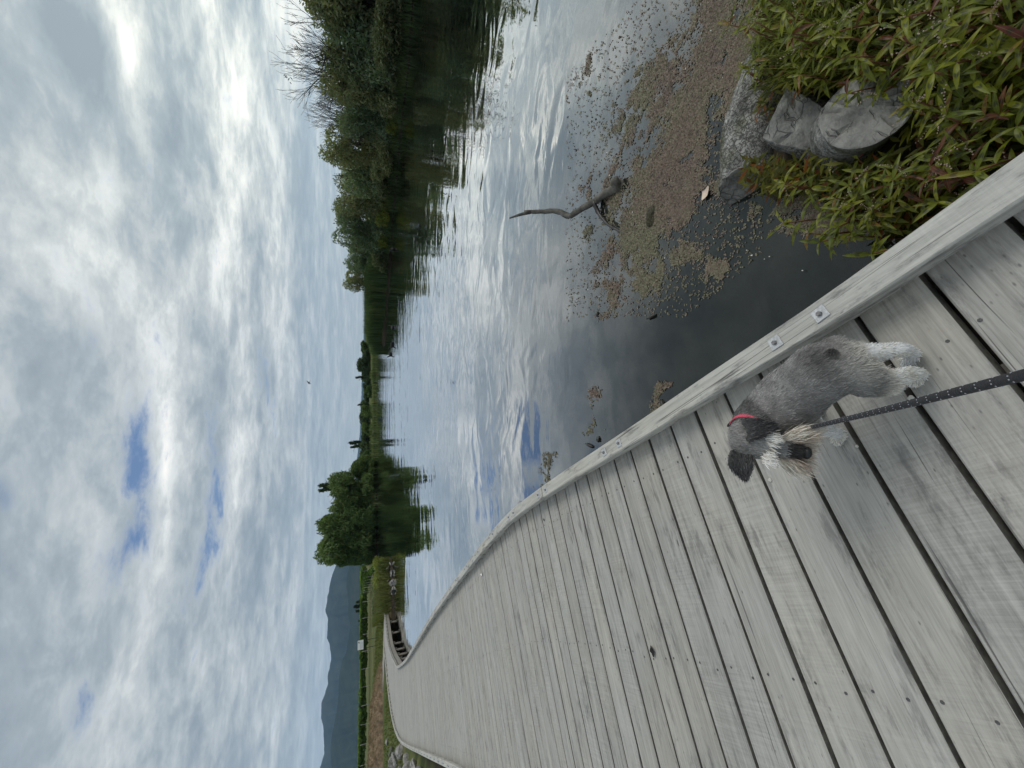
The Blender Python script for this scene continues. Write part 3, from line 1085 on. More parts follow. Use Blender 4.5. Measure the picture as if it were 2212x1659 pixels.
def branch_rec(mb, p, d, length, rad, depth, spread=.5, up=.25, rnd=None, tips=None, seg=5, minr=.006):
    rnd = rnd or random
    n = 4
    pts = [np.array(p)]
    dd = np.array(d, float)
    for i in range(n):
        dd = dd + np.array([rnd.gauss(0, .13), rnd.gauss(0, .13), rnd.gauss(0, .08) + up * .12])
        dd /= np.linalg.norm(dd)
        pts.append(pts[-1] + dd * length / n)
    rr = np.linspace(rad, rad * .55, n + 1)
    mb.tube(pts, np.maximum(rr, minr), seg if depth > 1 else 3, cap=False)
    if depth == 0:
        if tips is not None: tips.append(pts[-1])
        return
    for k in range(rnd.choice([2, 3, 3, 4])):
        i = rnd.choice([2, 3, 4, 4])
        az = rnd.uniform(0, 2 * math.pi)
        side = np.cross(dd, [math.cos(az), math.sin(az), .3]); side /= np.linalg.norm(side) + 1e-6
        nd = dd + side * rnd.uniform(spread * .5, spread * 1.3); nd /= np.linalg.norm(nd)
        branch_rec(mb, pts[i], nd, length * rnd.uniform(.55, .85), rad * .55, depth - 1, spread, up, rnd, tips, seg, minr)


def trunk_mesh(name, h, r, nlimb, seed, lean=.1, mat=None, depth=1):
    rnd = random.Random(seed)
    mb = MB()
    top = np.array([rnd.gauss(0, lean) * h, rnd.gauss(0, lean) * h, h])
    pts = [np.array([0, 0, -.3]), np.array([0, 0, .0]), top * .35 + np.array([rnd.gauss(0, .05), 0, 0]), top * .7, top]
    mb.tube(pts, [r * 1.35, r * 1.1, r * .9, r * .65, r * .3], 8)
    for k in range(nlimb):
        q = rnd.uniform(.25, .85)
        a = rnd.uniform(0, 2 * math.pi)
        branch_rec(mb, top * q, np.array([math.cos(a), math.sin(a), rnd.uniform(.5, 1.1)]) / 1.4, h * rnd.uniform(.2, .34), r * .5, depth, .5, .3, rnd, None, 5, .012)
    return mesh(name, mb.v, mb.f, mat or M['bark'], True)


def lobes_round(n, w, h, seed, zc=.6, spread=.55, rs=(.35, .6), low=0):
    rnd = random.Random(seed)
    L = [(0, 0, h * zc, w * .38, w * .38, h * .36)]
    for k in range(n):
        a = 2 * math.pi * k / n + rnd.uniform(-.4, .4)
        rr = w * .5 * spread * rnd.uniform(.6, 1.1)
        s = rnd.uniform(*rs)
        L.append((math.cos(a) * rr, math.sin(a) * rr, h * rnd.uniform(.30, .85), w * .5 * s, w * .5 * s, h * .30 * rnd.uniform(.7, 1.2)))
    for k in range(low):
        a = 2 * math.pi * (k + .5) / low + rnd.uniform(-.3, .3)
        L.append((math.cos(a) * w * .38, math.sin(a) * w * .38, h * .16, w * .20, w * .20, h * .16))
    return L


PROTO = {}


def proto(kind, i):
    key = (kind, i)
    if key in PROTO: return PROTO[key]
    sd = i * 13 + 5
    if kind == 'bankwillow':      # unit tree 5 m tall, 5 m wide
        cr = crown_mesh('crown', lobes_round(9, 5.0, 5.0, sd, .52, .8, (.34, .55), 7), 12500, .115, M['leaf_grey' if i % 2 else 'leaf_dull'], .25, .62, 2.4, .28, sd, .15)
        tk = trunk_mesh('trunk', 4.3, .16, 8, sd, .06)
    elif kind == 'shrub':         # 2 m
        cr = crown_mesh('crown', lobes_round(7, 2.4, 2.0, sd, .45, .9, (.4, .6)), 4800, .09, M['leaf_yellow' if i == 1 else 'leaf_dull'], .2, .6, 2.3, .4, sd, .02)
        tk = trunk_mesh('trunk', 1.5, .05, 6, sd, .05)
    elif kind == 'willow':        # 12 m
        L = lobes_round(13, 12.0, 11.0, sd, .60, .92, (.34, .5), 8)
        cr = crown_mesh('crown', L, 30000, .30, M['leaf_green'], .45, .55, 2.6, .42, sd, .2, .45)
        tk = trunk_mesh('trunk', 8.5, .42, 10, sd, .05)
    elif kind == 'round':         # 5 m
        cr = crown_mesh('crown', lobes_round(8, 5.0, 5.0, sd, .55, .7, (.4, .6), 6), 6200, .27, M['leaf_dark' if i % 3 else 'leaf_green'], .15, .5, 1.8, .45, sd, .05, .8)
        tk = trunk_mesh('trunk', 3.6, .16, 5, sd, .04)
    elif kind == 'poplar':        # 10 m
        rnd = random.Random(sd)
        L = [(rnd.gauss(0, .28), rnd.gauss(0, .28), z, .75 * (1.12 - abs(z - 4.3) / 7.0), .75 * (1.12 - abs(z - 4.3) / 7.0), 1.1) for z in np.linspace(1.2, 8.6, 10)]
        for k in range(6):
            a = rnd.uniform(0, 6.28); L.append((math.cos(a) * .55, math.sin(a) * .55, rnd.uniform(6.2, 9.2), .22, .22, 1.0))
        cr = crown_mesh('crown', L, 5000, .26, M['leaf_dark'], -.35, .45, 2.6, .5, sd, .2, .8)
        tk = trunk_mesh('trunk', 8.0, .17, 4, sd, .01)
    elif kind == 'bare':          # 6 m, many bare stems and a little foliage low down
        rnd = random.Random(sd); mb = MB(); tips = []
        mb.tube([(0, 0, -.3), (0.05, 0, 1.3)], [.17, .12], 8)
        for k in range(7):
            a = rnd.uniform(0, 6.28); q = rnd.uniform(.2, .75)
            branch_rec(mb, (0.05, 0, rnd.uniform(.9, 1.3)), np.array([math.cos(a) * q, math.sin(a) * q, 1.0]) / math.hypot(1, q), rnd.uniform(1.7, 2.5), .065, 4, .42, .35, rnd, tips, 5, .0085)
        tk = mesh('trunk', mb.v, mb.f, M['twig_or_reflection'], True)
        cr = crown_mesh('crown', lobes_round(7, 3.6, 3.3, sd, .5, .8, (.4, .6)), 5000, .11, M['leaf_grey'], .2, .3, 2.4, .25, sd, .1)
    PROTO[key] = (cr, tk)
    return PROTO[key]


def tree(name, kind, i, loc, sx, sz, rz, label, cat='tree', group=None):
    cr, tk = proto(kind, i)
    e = tag(empty(name, loc), label, cat, group)
    link('trunk', tk, e, None, (0, 0, rz), (sx, sx, sz))
    link('crown', cr, e, None, (0, 0, rz), (sx, sx, sz))
    return e


def along_shore(y_px, x_w, inland):
    g = G(x_w, y_px, 0)
    d = g[:2] / np.linalg.norm(g[:2])
    p = g[:2] + d * inland
    return np.array([p[0], p[1], float(zground(p[0], p[1]))])


waterx = lambda y: float(np.interp(y, [-400, 0, 250, 500, 720, 900, 1100, 1250, 1350, 1420], [1650, 1625, 1610, 1580, 1560, 1545, 1532, 1519, 1511, 1505]))
# the long bank on the right: (photo height of crown middle, skyline, kind, variant, inland metres, width)
bank = [(-330, 1150, 'bankwillow', 0, 2.2, 1.0, 'olive willow standing at the far right end of the bank row, beyond the frame edge'),
        (-120, 1195, 'bankwillow', 1, 2.0, 1.0, 'grey green willow next to the last one at the right end of the bank'),
        (60, 1235, 'bankwillow', 2, 1.8, .95, 'dull willow below the first cluster of bare branches at the right end of the bank'),
        (190, 1225, 'bankwillow', 3, 2.4, 1.0, 'tall grey willow right of the bare tree where the birds perch'),
        (330, 1290, 'bankwillow', 0, 1.8, .9, 'olive willow directly under the bare tree where the birds perch'),
        (470, 1330, 'bankwillow', 1, 1.9, .8, 'thin willow with brown twigs left of the bare tree where the birds perch'),
        (600, 1300, 'bankwillow', 2, 1.9, .85, 'willow with a ragged notch in its top behind the yellow green shrub'),
        (700, 1318, 'bankwillow', 3, 2.2, .85, 'dark rounded willow at the middle of the right bank row'),
        (800, 1335, 'bankwillow', 0, 2.2, .9, 'broad olive willow left of the dark rounded one on the right bank'),
        (905, 1325, 'bankwillow', 1, 2.6, 1.0, 'tall grey green willow above the brown shore ledge'),
        (1010, 1352, 'bankwillow', 3, 3.4, .95, 'airy willow with sky showing through, second from the left end of the bank row'),
        (1090, 1372, 'bankwillow', 2, 4.0, 1.0, 'small open willow at the left end of the bank row')]
for y, xt, kd, vi, inl, wf, lab in bank:
    p = along_shore(y, waterx(y), inl)
    top = AY(xt, y, p[1])[2]
    h = top - p[2]
    tree('willow_tree', kd, vi, p, h / 5.0 * wf * 1.02, h / 5.0, vi * 1.7 + y, lab, 'tree', 'willows along the right bank')
for y, xt, vi, inl, lab in [(30, 1235, 0, 2.6, 'leafless tree with upright twigs at the right end of the bank'),
                            (255, 1128, 1, 2.0, 'tallest bare tree with a wide fan of twigs where small birds perch'),
                            (400, 1190, 2, 2.0, 'bare many stemmed tree just left of the tallest bare one'),
                            (520, 1240, 0, 2.2, 'half bare tree with a leafy top on the right bank')]:
    p = along_shore(y, waterx(y), inl)
    h = AY(xt, y, p[1])[2] - p[2]
    tree('bare_tree', 'bare', vi, p, h / 6.6 * .92, h / 6.3, y, lab, 'tree', 'bare trees along the right bank')
# low shrubs hanging over the water
for y, xt, vi, w, lab in [(40, 1500, 0, 1.3, 'low olive shrub over the water at the right end of the bank'),
                          (170, 1480, 2, 1.5, 'wide low shrub below the tall grey willow'),
                          (310, 1540, 0, 1.0, 'pale low shrub at the water below the bare tree with birds'),
                          (420, 1530, 2, 1.2, 'olive shrub trailing into the water left of the pale low shrub'),
                          (500, 1520, 1, 1.15, 'yellow green rounded shrub leaning over the water'),
                          (640, 1470, 0, 1.5, 'dense olive shrub in front of the dark rounded willow'),
                          (745, 1490, 2, 1.3, 'brownish low shrub by the water mid bank'),
                          (850, 1480, 1, 1.2, 'bright yellow green shrub above the white streak on the water'),
                          (950, 1490, 1, 1.0, 'small yellow green shrub above the brown ledge'),
                          (1030, 1470, 0, 1.2, 'olive shrub between the brown ledge and the dark reeds')]:
    p = along_shore(y, waterx(y), .45)
    h = max(.5, AY(xt, y, p[1])[2] - p[2])
    tree('shrub', 'shrub', vi, p, h / 2.0 * w, h / 2.0, y * .7, lab, 'shrub', 'shrubs hanging over the water on the right bank')

# willows across the water, left of centre
for y, xt, vi, Y, wf, lab in [(1935, 1308, 0, 89, .82, 'large willow with a dark poplar behind it, right half of the far clump'),
                              (2095, 1258, 1, 87, .92, 'tallest broad willow in the clump across the water'),
                              (2050, 1345, 2, 84.5, .82, 'lower drooping willow in front of the tallest willow'),
                              (2170, 1330, 0, 85, .7, 'willow at the left end of the far clump beside the vineyard'),
                              (1850, 1385, 2, 93, .95, 'low dark willow at the right foot of the far clump')]:
    q = AY(1440, y, Y); z0 = float(zground(q[0], q[1])); z0 = max(z0, .05)
    h = AY(xt, y, Y)[2] - z0
    tree('willow_tree', 'willow', vi, (q[0], q[1], z0), h / 11.6 * wf, h / 11.4, y, lab, 'tree', 'big willows across the water')
for y, xt, i, Y, lab in [(1908, 1250, 0, 104, 'dark poplar rising behind the large willow'),
                         (1742, 1372, 1, 122, 'spiky dark poplar between the willow clump and the low far trees'),
                         (1755, 1378, 0, 124, 'shorter poplar touching the spiky one'),
                         (1593, 1407, 1, 128, 'small dark poplar above a round bush on the far shore'),
                         (1486, 1398, 0, 126, 'narrow dark poplar standing apart near the right end of the far shore')]:
    q = AY(1440, y, Y); h = AY(xt, y, Y)[2] - .6
    tree('poplar_tree', 'poplar', i, (q[0], q[1], .6), h / 9.6 * .95, h / 9.9, y, lab, 'tree', 'poplars on the far shore')
far = [(1395, 1432, 1, 122, 1.2, 'dark low tree beside the end of the reeds on the far shore'), (1440, 1412, 2, 124, 1.1, 'round dark tree at the right of the far shore'), (1462, 1428, 1, 121, 1.0, 'low dark tree left of the round one on the far shore'),
       (1505, 1438, 4, 118, 1.1, 'dark tree at the foot of the narrow poplar'), (1530, 1440, 3, 112, 1.0, 'pale green bush on the far shore left of the narrow poplar'), (1555, 1445, 3, 113, 1.0, 'low green bush mid far shore'),
       (1622, 1425, 0, 111, 1.1, 'round green bush at the foot of the small poplar'), (1650, 1420, 2, 122, 1.2, 'dark rounded tree behind the far shore bushes'), (1690, 1428, 0, 108, 1.0, 'green bush close to the far water'),
       (1715, 1424, 4, 116, 1.1, 'dark tree right of the spiky poplar'), (1770, 1420, 1, 112, 1.2, 'dark tree between the spiky poplar and the willow clump'), (1800, 1418, 0, 106, 1.0, 'green tree at the right edge of the willow clump')]
for y, xt, i, Y, wf, lab in far:
    q = AY(1440, y, Y); h = max(1.4, AY(xt, y, Y)[2] - .3)
    tree('round_tree', 'round', i, (q[0], q[1], .3), h / 5.0 * wf * 1.15, h / 4.9, y, lab, 'tree', 'trees and bushes on the far shore')
for k, y in enumerate(np.linspace(1375, 1835, 22)):
    y = y + RNG.uniform(-8, 8); Y = RNG.uniform(128, 140)
    q = AY(1440, y, Y); h = AY(RNG.uniform(1424, 1440), y, Y)[2] - .5
    tree('round_tree', 'round', int(k % 5), (q[0], q[1], .5), h / 5.0 * RNG.uniform(1.4, 1.9), h / 4.9, y, 'low dark tree in the distant line behind the far shore', 'tree', 'distant tree line behind the far shore')
# small dark conifers below the hills
for y, xt, Y, lab in [(2380, 1392, 190, 'tallest dark conifer behind the vineyard'), (2400, 1400, 190, 'dark conifer left of the tallest one behind the vineyard'), (2440, 1410, 185, 'low dark tree behind the vineyard above the sign'), (2365, 1402, 192, 'small dark conifer right of the tallest one')]:
    q = AY(1440, y, Y); h = AY(xt, y, Y)[2] - 2.3
    tree('conifer_tree', 'poplar', 1, (q[0], q[1], 2.3), h / 9.6 * 1.7, h / 9.9, y, lab, 'tree', 'dark trees behind the vineyard')


# ------------------------------------------------------------------ grass, reeds and sedges in tufts
def blades(name, P, h, w, mat, lean=.35, tintv=.3, parent=None):
    n = len(P)
    a = RNG.uniform(0, 2 * math.pi, n); ln = RNG.uniform(.1, lean, n) * h
    d = np.stack([np.cos(a), np.sin(a), np.zeros(n)], 1)
    s = np.stack([-np.sin(a + .8), np.cos(a + .8), np.zeros(n)], 1) * (w / 2)[:, None]
    up = np.array([0, 0, 1.0])
    m = P + d * (ln * .35)[:, None] + up * (h * .6)[:, None]
    tip = P + d * ln[:, None] + up * h[:, None]
    Q = np.concatenate([np.stack([P - s, P + s, m + s * .8, m - s * .8], 1), np.stack([m - s * .8, m + s * .8, tip + s * .1, tip - s * .1], 1)], 0)
    t = RNG.uniform(1 - tintv, 1 + tintv, (n, 1)) * (1 + RNG.normal(0, .06, (n, 3)))
    return quads(name, Q, mat, np.r_[t, t])


def scatter(poly, n):
    poly = np.asarray(poly); lo = poly.min(0); hi = poly.max(0)
    out = np.zeros((0, 2))
    while len(out) < n:
        c = RNG.uniform(lo, hi, (n * 2, 2)); c = c[in_poly(c[:, 0], c[:, 1], poly)]
        out = np.r_[out, c]
    return out[:n]


def on_ground(xy, dz=0.0): return np.c_[xy, zground(xy[:, 0], xy[:, 1]) + dz]


def ribbon(y0, y1, n, a, b):
    """random points between a and b metres inland of the right bank's waterline"""
    y = RNG.uniform(y0, y1, n)
    out = []
    for yy in y:
        g = G(waterx(yy), yy, 0)[:2]; d = g / np.linalg.norm(g)
        out.append(g + d * RNG.uniform(a, b))
    out = np.array(out)
    return np.c_[out, np.maximum(zground(out[:, 0], out[:, 1]), -.05)]


P = ribbon(980, 1395, 9000, .3, 2.6)
hh = np.interp(PX(P)[1], [980, 1080, 1300, 1395], [1.2, 2.0, 1.9, 1.5]) * RNG.uniform(.75, 1.1, len(P))
tag(link('reeds', blades('reeds', P, hh, RNG.uniform(.03, .06, len(P)), M['reedb'], .16)), 'dark green reeds filling the point of the right bank', kind='stuff')
P = ribbon(-300, 1000, 9000, .0, 1.2)
fs = spline([(26, 106.5), (8, 104.6), (-8, 102.6), (-18, 96.8), (-21, 91), (-25, 86), (-34, 85)], 5000)
P2_ = fs + RNG.normal(0, .8, fs.shape)
P2_ = np.c_[P2_, np.maximum(zground(P2_[:, 0], P2_[:, 1]), -.05)]
tag(link('sedge', blades('sedge', P2_, RNG.uniform(.3, 1.3, len(P2_)) * (.4 + fbm(P2_[:, 0] * .35, P2_[:, 1] * .1, 95, 3)), RNG.uniform(.10, .22, len(P2_)), M['reedb'], .5)), 'olive sedge along the far shoreline', kind='stuff')
tag(link('sedge', blades('sedge', P, RNG.uniform(.2, .7, len(P)), RNG.uniform(.02, .045, len(P)), M['reedb'], .7)), 'rank sedge along the foot of the right bank', kind='stuff')
# left bank: rank grass by the water, shorter turf behind
lp = scatter([(-15.3, 35), (-17.5, 32), (-19.5, 34.5), (-29, 50), (-37, 64), (-34, 62), (-24.5, 46.5), (-18.8, 41.2), (-15.6, 38)], 9000)
P = on_ground(lp); P = P[P[:, 2] > .03]
tag(link('grass', blades('grass', P, RNG.uniform(.35, 1.0, len(P)), RNG.uniform(.03, .06, len(P)), M['grassb'], .6)), 'rank green grass on the near spit of the left bank', kind='stuff')
lp = scatter([(-8, 3), (-8.6, 5), (-13, 12.5), (-16.2, 17), (-19, 22), (-20.5, 27), (-20.6, 31), (-21, 33), (-34, 34), (-60, 30), (-60, 8), (-20, 3)], 26000)
P = on_ground(lp); dist = np.hypot(P[:, 0], P[:, 1])
keep = seg_dist(P[:, 0], P[:, 1], LS, False) > .28
P = P[keep]; dist = dist[keep]
tall = fbm(P[:, 0] * .6, P[:, 1] * .6, 9, 3)
tag(link('grass', blades('grass', P, (.08 + .5 * np.clip(tall - .35, 0, 1)) * RNG.uniform(.6, 1.3, len(P)), RNG.uniform(.02, .05, len(P)), M['grassb'], .8)), 'tufty green grass between the boardwalk and the vineyard', kind='stuff')
lp = scatter([(-20, 38), (-26, 46), (-38, 64), (-60, 74), (-70, 60), (-60, 42), (-34, 42)], 12000)
P = on_ground(lp)
tag(link('grass', blades('grass', P, RNG.uniform(.1, .5, len(P)), RNG.uniform(.04, .09, len(P)), M['drygrass' if False else 'grassb'], .9)), 'rough grass around the sign and below the vineyard', kind='stuff')
# bushes on the left bank near the end of the deck
for x, y, h, vi, lab in [(-16.6, 36.6, 1.0, 1, 'bright green bush by the rocks past the end of the boardwalk'), (-18.4, 40.4, 1.3, 1, 'yellow green bush on the spit in front of the far willows'),
                         (-17.6, 38.4, .9, 0, 'brown green bush on the spit beside the rocks'), (-21.5, 44.0, 1.3, 2, 'olive bush behind the spit'), (-26, 50, 1.5, 0, 'wide brownish bush on the spit left of the willows'), (-20.6, 41.0, 1.0, 2, 'low olive bush on top of the spit')]:
    tree('shrub', 'shrub', vi, (x, y, float(zground(x, y)) - .05), h * .75, h / 2.0, x * 3, lab, 'shrub', 'bushes on the spit of the left bank')


# ------------------------------------------------------------------ rocks, mound, vineyard, sign
def rock_mesh(name, seed, mat, flat=.7):
    bm = bmesh.new()
    bmesh.ops.create_icosphere(bm, subdivisions=3, radius=.5)
    rnd = random.Random(seed)
    planes = [Vector((rnd.gauss(0, 1), rnd.gauss(0, 1), rnd.gauss(0, .8))).normalized() for _ in range(11)]
    offs_ = [rnd.uniform(.26, .42) for _ in planes]
    for v in bm.verts:
        c = v.co.copy()
        for n_, o_ in zip(planes, offs_):
            d = c.dot(n_) - o_
            if d > 0: c -= n_ * d * .92
        c += c.normalized() * mnoise.noise(c * 4 + Vector((seed, 0, 0))) * .05
        v.co = Vector((c.x, c.y, c.z * flat))
    me = bpy.data.meshes.new(name); bm.to_mesh(me); bm.free(); me.materials.append(mat)
    return me


rocks = [rock_mesh('rock', i * 7 + 1, M['rock']) for i in range(5)]
for k in range(46):
    x = RNG.uniform(1535, 1700); y = np.interp(x, [1535, 1560, 1600, 1700], [2885, 2915, 2975, 3060]) + RNG.uniform(5, 130)
    p = G(x, y, .40)[:2]
    near = np.linalg.norm(LS - p, axis=1).min()
    if near < .38: continue
    sz = RNG.uniform(.28, .66)
    z = float(zground(*p))
    o = link('rock', rocks[k % 5], None, (p[0], p[1], z + sz * .12), tuple(RNG.uniform(0, 6.28, 3) * np.array([.15, .15, 1])), (sz * RNG.uniform(.9, 1.5), sz, sz * RNG.uniform(.6, .95)))
    tag(o, 'grey boulder in the bank of rocks against the left kerb of the boardwalk', 'rock', 'rocks against the left side of the boardwalk')
for k in range(16):
    p = np.array([-16.1, 33.4]) + np.array([RNG.uniform(-.5, 1.1), RNG.uniform(-1.0, 2.4)])
    sz = RNG.uniform(.25, .5)
    o = link('rock', rocks[k % 5], None, (p[0], p[1], max(0, float(zground(*p))) + .06), tuple(RNG.uniform(0, 6.28, 3) * np.array([.1, .1, 1])), (sz * 1.3, sz, sz * .7))
    tag(o, 'pale rock at the waterline past the far end of the boardwalk', 'rock', 'pale rocks at the waterline past the boardwalk')

# heap of dry cut grass on the left bank
def mound():
    c = AY(1440, 2895, 37.5)[:2]
    axd = np.array([-.93, -.37]); ayd = np.array([.37, -.93])
    nu, nv = 70, 36
    V = []
    for i in range(nu):
        u = -1 + 2 * i / (nu - 1)
        for j in range(nv):
            v = -1 + 2 * j / (nv - 1)
            p = c + axd * u * 5.2 + ayd * v * 1.6
            prof = max(0, 1 - v * v) ** .75 * max(0, 1 - abs(u) ** 2.4) ** .6
            h = 1.12 * prof * (1 + .45 * (fbm(np.array(u * 5.0), np.array(v * 2.5), 41, 4) - .5)) * (1.0 + .12 * u)
            V.append((p[0], p[1], float(zground(*p)) - .06 + h))
    Fc = [(i * nv + j, (i + 1) * nv + j, (i + 1) * nv + j + 1, i * nv + j + 1) for i in range(nu - 1) for j in range(nv - 1)]
    M['hay'] = plain('dry heaped grass', (0.23, 0.168, 0.112), .95, 0, .1, .4, 3.0, .8)
    me = mesh('mound', V, Fc, M['hay'], True)
    e = tag(empty('grass_heap', (0, 0, 0)), 'long low heap of dry brown cut grass behind the rocks', 'heap')
    link('heap_body', me, e)
    VV = np.array(V); k = RNG.integers(0, len(VV), 9000)
    P = VV[k] + RNG.normal(0, .08, (9000, 3)) * np.array([1, 1, .1])
    o = link('loose_straw', blades('straw', P, RNG.uniform(.05, .22, 9000), RNG.uniform(.015, .03, 9000), M['drygrass'], 2.5), e); o['kind'] = 'stuff'


mound()

# vineyard
M['post'] = plain('grey vineyard post', (0.48, 0.47, 0.44), .9, 0, .2, .2, 9)
post_v, post_f = tube_vf([(0, 0, -.4), (0, 0, 1.75), (0, 0, 1.78)], [.06, .055, .03], 8)
post_me = mesh('post', post_v, post_f, M['post'], True)
def vine_run(A, B, label, n_leaf, h=2.1, posts=True, dens=1.0):
    A = np.array(A); B = np.array(B); L = np.linalg.norm(B - A); d = (B - A) / L
    e = tag(empty('vineyard_row', (A[0], A[1], 0)), label, 'vine row', 'rows of the vineyard')
    n = n_leaf
    s = RNG.random(n) * L
    top = h + .35 * (fbm(s * .55, s * 0, 51, 4) - .5) * 2
    bot = .75 + .45 * (fbm(s * .9, s * 0 + 3, 52, 3) - .5) * 2
    zz_ = bot + (top - bot) * RNG.random(n) ** .8
    w = RNG.normal(0, .22, n)
    base = A + np.outer(s, d)
    zg = zground(base[:, 0], base[:, 1])
    P = np.stack([base[:, 0] - d[1] * w - A[0], base[:, 1] + d[0] * w - A[1], zg + zz_], 1)
    Rm = rand_rot(n); sz = RNG.uniform(.14, .32, n)
    a = Rm[:, :, 0] * sz[:, None] / 1.5; b = Rm[:, :, 1] * sz[:, None] / 2
    t = RNG.uniform(.7, 1.35, (n, 1)) * np.ones((1, 3)) * np.where(zz_ > top - .3, 1.25, .9)[:, None]  # leaves near the top tinted lighter as if lit, the rest darker
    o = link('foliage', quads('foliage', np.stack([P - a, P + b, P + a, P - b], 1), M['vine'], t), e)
    if posts:
        for q in np.arange(.5, L, 3.35):
            b0 = A + d * q
            link('post', post_me, e, (b0[0] - A[0] + d[1] * .42 * (1 if d[1] * b0[0] - d[0] * b0[1] < 0 else -1), b0[1] - A[1] - d[0] * .42 * (1 if d[1] * b0[0] - d[0] * b0[1] < 0 else -1), float(zground(*b0))), (RNG.uniform(-.03, .03), RNG.uniform(-.03, .03), 0))
            # a thin vine stem between posts
    return e


vl = AY(1440, 2240, 104)[:2]; vr = AY(1440, 3250, 84)[:2]
vine_run(vl, vr, 'front row of grape vines on grey posts below the hills', 26000)
off = np.array([-.25, 1.0]) * 3.0
vine_run(vl + off, vr + off, 'second row of grape vines showing between the posts of the front row', 9000, 2.15, False)
vine_run(vl + off * 2, vr + off * 2, 'third row of grape vines deep in the vineyard', 6000, 2.2, False)
vine_run(AY(1440, 2235, 75)[:2], AY(1440, 2330, 100)[:2], 'short row of vines at the end of the vineyard nearest the willows', 3500, 2.0, True)

# information board on two posts
def sign():
    Y = 55
    tl = AY(1408, 2526, Y); br = AY(1431, 2553.5, Y)
    c = (tl + br) / 2
    w = abs(tl[0] - br[0]); h = abs(tl[2] - br[2])
    zg = float(zground(c[0], c[1])) - .1
    e = tag(empty('information_sign', (c[0], c[1], zg), R(32)), 'white information board on two dark posts by the path', 'sign')
    M['signwhite'] = plain('white sign board', (0.78, 0.79, 0.80), .5, 0, .4, .03, 5)
    M['signframe'] = plain('dark sign frame', (0.03, 0.032, 0.036), .6, 0, .3, .2, 9)
    M['print'] = plain('grey print', (0.40, 0.41, 0.43), .6, 0, .3, .1, 50)
    M['printdark'] = plain('dark picture print', (0.10, 0.11, 0.12), .6, 0, .3, .4, 12)
    zc = c[2] - zg
    MB().box((0, 0, zc), (w, .03, h)).build('board', M['signwhite'], e)
    f = MB()
    f.box((0, .012, zc + h / 2 + .022), (w + .09, .05, .04)); f.box((0, .012, zc - h / 2 - .022), (w + .09, .05, .04))
    f.box((-w / 2 - .022, .012, zc), (.04, .05, h - .002)); f.box((w / 2 + .022, .012, zc), (.04, .05, h - .002))
    f.build('frame', M['signframe'], e)
    for s in (-1, 1):
        MB().box((s * w * .40, .055, (zc + h / 2) / 2 - .1), (.06, .06, zc + h / 2 + .2)).build('post', M['signframe'], e)
    # a small dark emblem and two blocks of fine print
    MB().add([(-.02 + w * .16, -.0175, zc + h * .22), (w * .34, -.0175, zc + h * .16), (w * .38, -.0175, zc + h * .36), (w * .30, -.0175, zc + h * .40)], [(0, 1, 2, 3)]).build('emblem', M['printdark'], e)
    lines = MB()
    for i in range(9):
        z = zc + h * (.06 - i * .055)
        if i == 3: continue
        lines.add([(-w * .40, -.0172, z), (w * RNG.uniform(.2, .42), -.0172, z), (w * .3, -.0172, z + h * .018), (-w * .40, -.0172, z + h * .018)], [(0, 1, 2, 3)])
    lines.build('print_lines', M['print'], e)


sign()

# flying bird, perched birds and ducks
M['birdblack'] = plain('dark plumage', (0.02, 0.02, 0.022), .7, 0, .3, .3, 30)
def bird_mesh_fly(s):
    mb = MB()
    mb.tube([(-.5 * s, 0, 0), (-.3 * s, 0, .01 * s), (0, 0, .0), (.3 * s, 0, .02 * s), (.42 * s, 0, .03 * s), (.52 * s, 0, .01 * s)], [.02 * s, .07 * s, .12 * s, .09 * s, .06 * s, .01 * s], 8)
    for sd_ in (-1, 1):
        mb.add([(.18 * s, sd_ * .08 * s, .03 * s), (-.15 * s, sd_ * .08 * s, .03 * s), (-.12 * s, sd_ * .5 * s, .22 * s), (.12 * s, sd_ * .5 * s, .24 * s), (-.16 * s, sd_ * .95 * s, .16 * s), (-.02 * s, sd_ * 1.0 * s, .17 * s),
                (.18 * s, sd_ * .08 * s, .0), (-.15 * s, sd_ * .08 * s, .0), (-.12 * s, sd_ * .5 * s, .195 * s), (.12 * s, sd_ * .5 * s, .21 * s)], [(0, 1, 2, 3), (3, 2, 4, 5), (6, 9, 8, 7), (9, 5, 4, 8), (0, 3, 9, 6), (1, 7, 8, 2), (0, 6, 7, 1)])
    mb.add([(-.45 * s, -.03 * s, .01 * s), (-.45 * s, .03 * s, .01 * s), (-.75 * s, .10 * s, 0), (-.75 * s, -.10 * s, 0), (-.45 * s, 0, -.02 * s), (-.75 * s, 0, -.02 * s)], [(0, 1, 2, 3), (0, 3, 5, 4), (1, 4, 5, 2)])
    return mesh('bird', mb.v, mb.f, M['birdblack'], True)


b = AY(1217, 1507, 45)
tag(link('flying_bird', bird_mesh_fly(.34), None, tuple(b), (R(30), R(-25), R(200))), 'dark bird gliding with bent wings under the clouds', 'bird')
pm = MB(); pm.tube([(-.13, 0, -.02), (-.06, 0, 0), (0, 0, .03), (.06, 0, .08), (.09, 0, .12), (.13, 0, .12)], [.008, .03, .045, .035, .028, .005], 7)
perch_me = mesh('bird', pm.v, pm.f, M['birdblack'], True)
bp = along_shore(255, waterx(255), 2.0)
for k, (x, y) in enumerate([(1122, 296), (1126, 302), (1130, 300), (1131, 306), (1139, 312), (1147, 328), (1150, 310)]):
    q = AY(x, y, bp[1] + RNG.uniform(-.5, .5))
    tag(link('perched_bird', perch_me, None, tuple(q), (0, 0, RNG.uniform(0, 6)), .5), 'tiny dark bird perched on the top twigs of the tallest bare tree', 'bird', 'birds perched in the tallest bare tree')
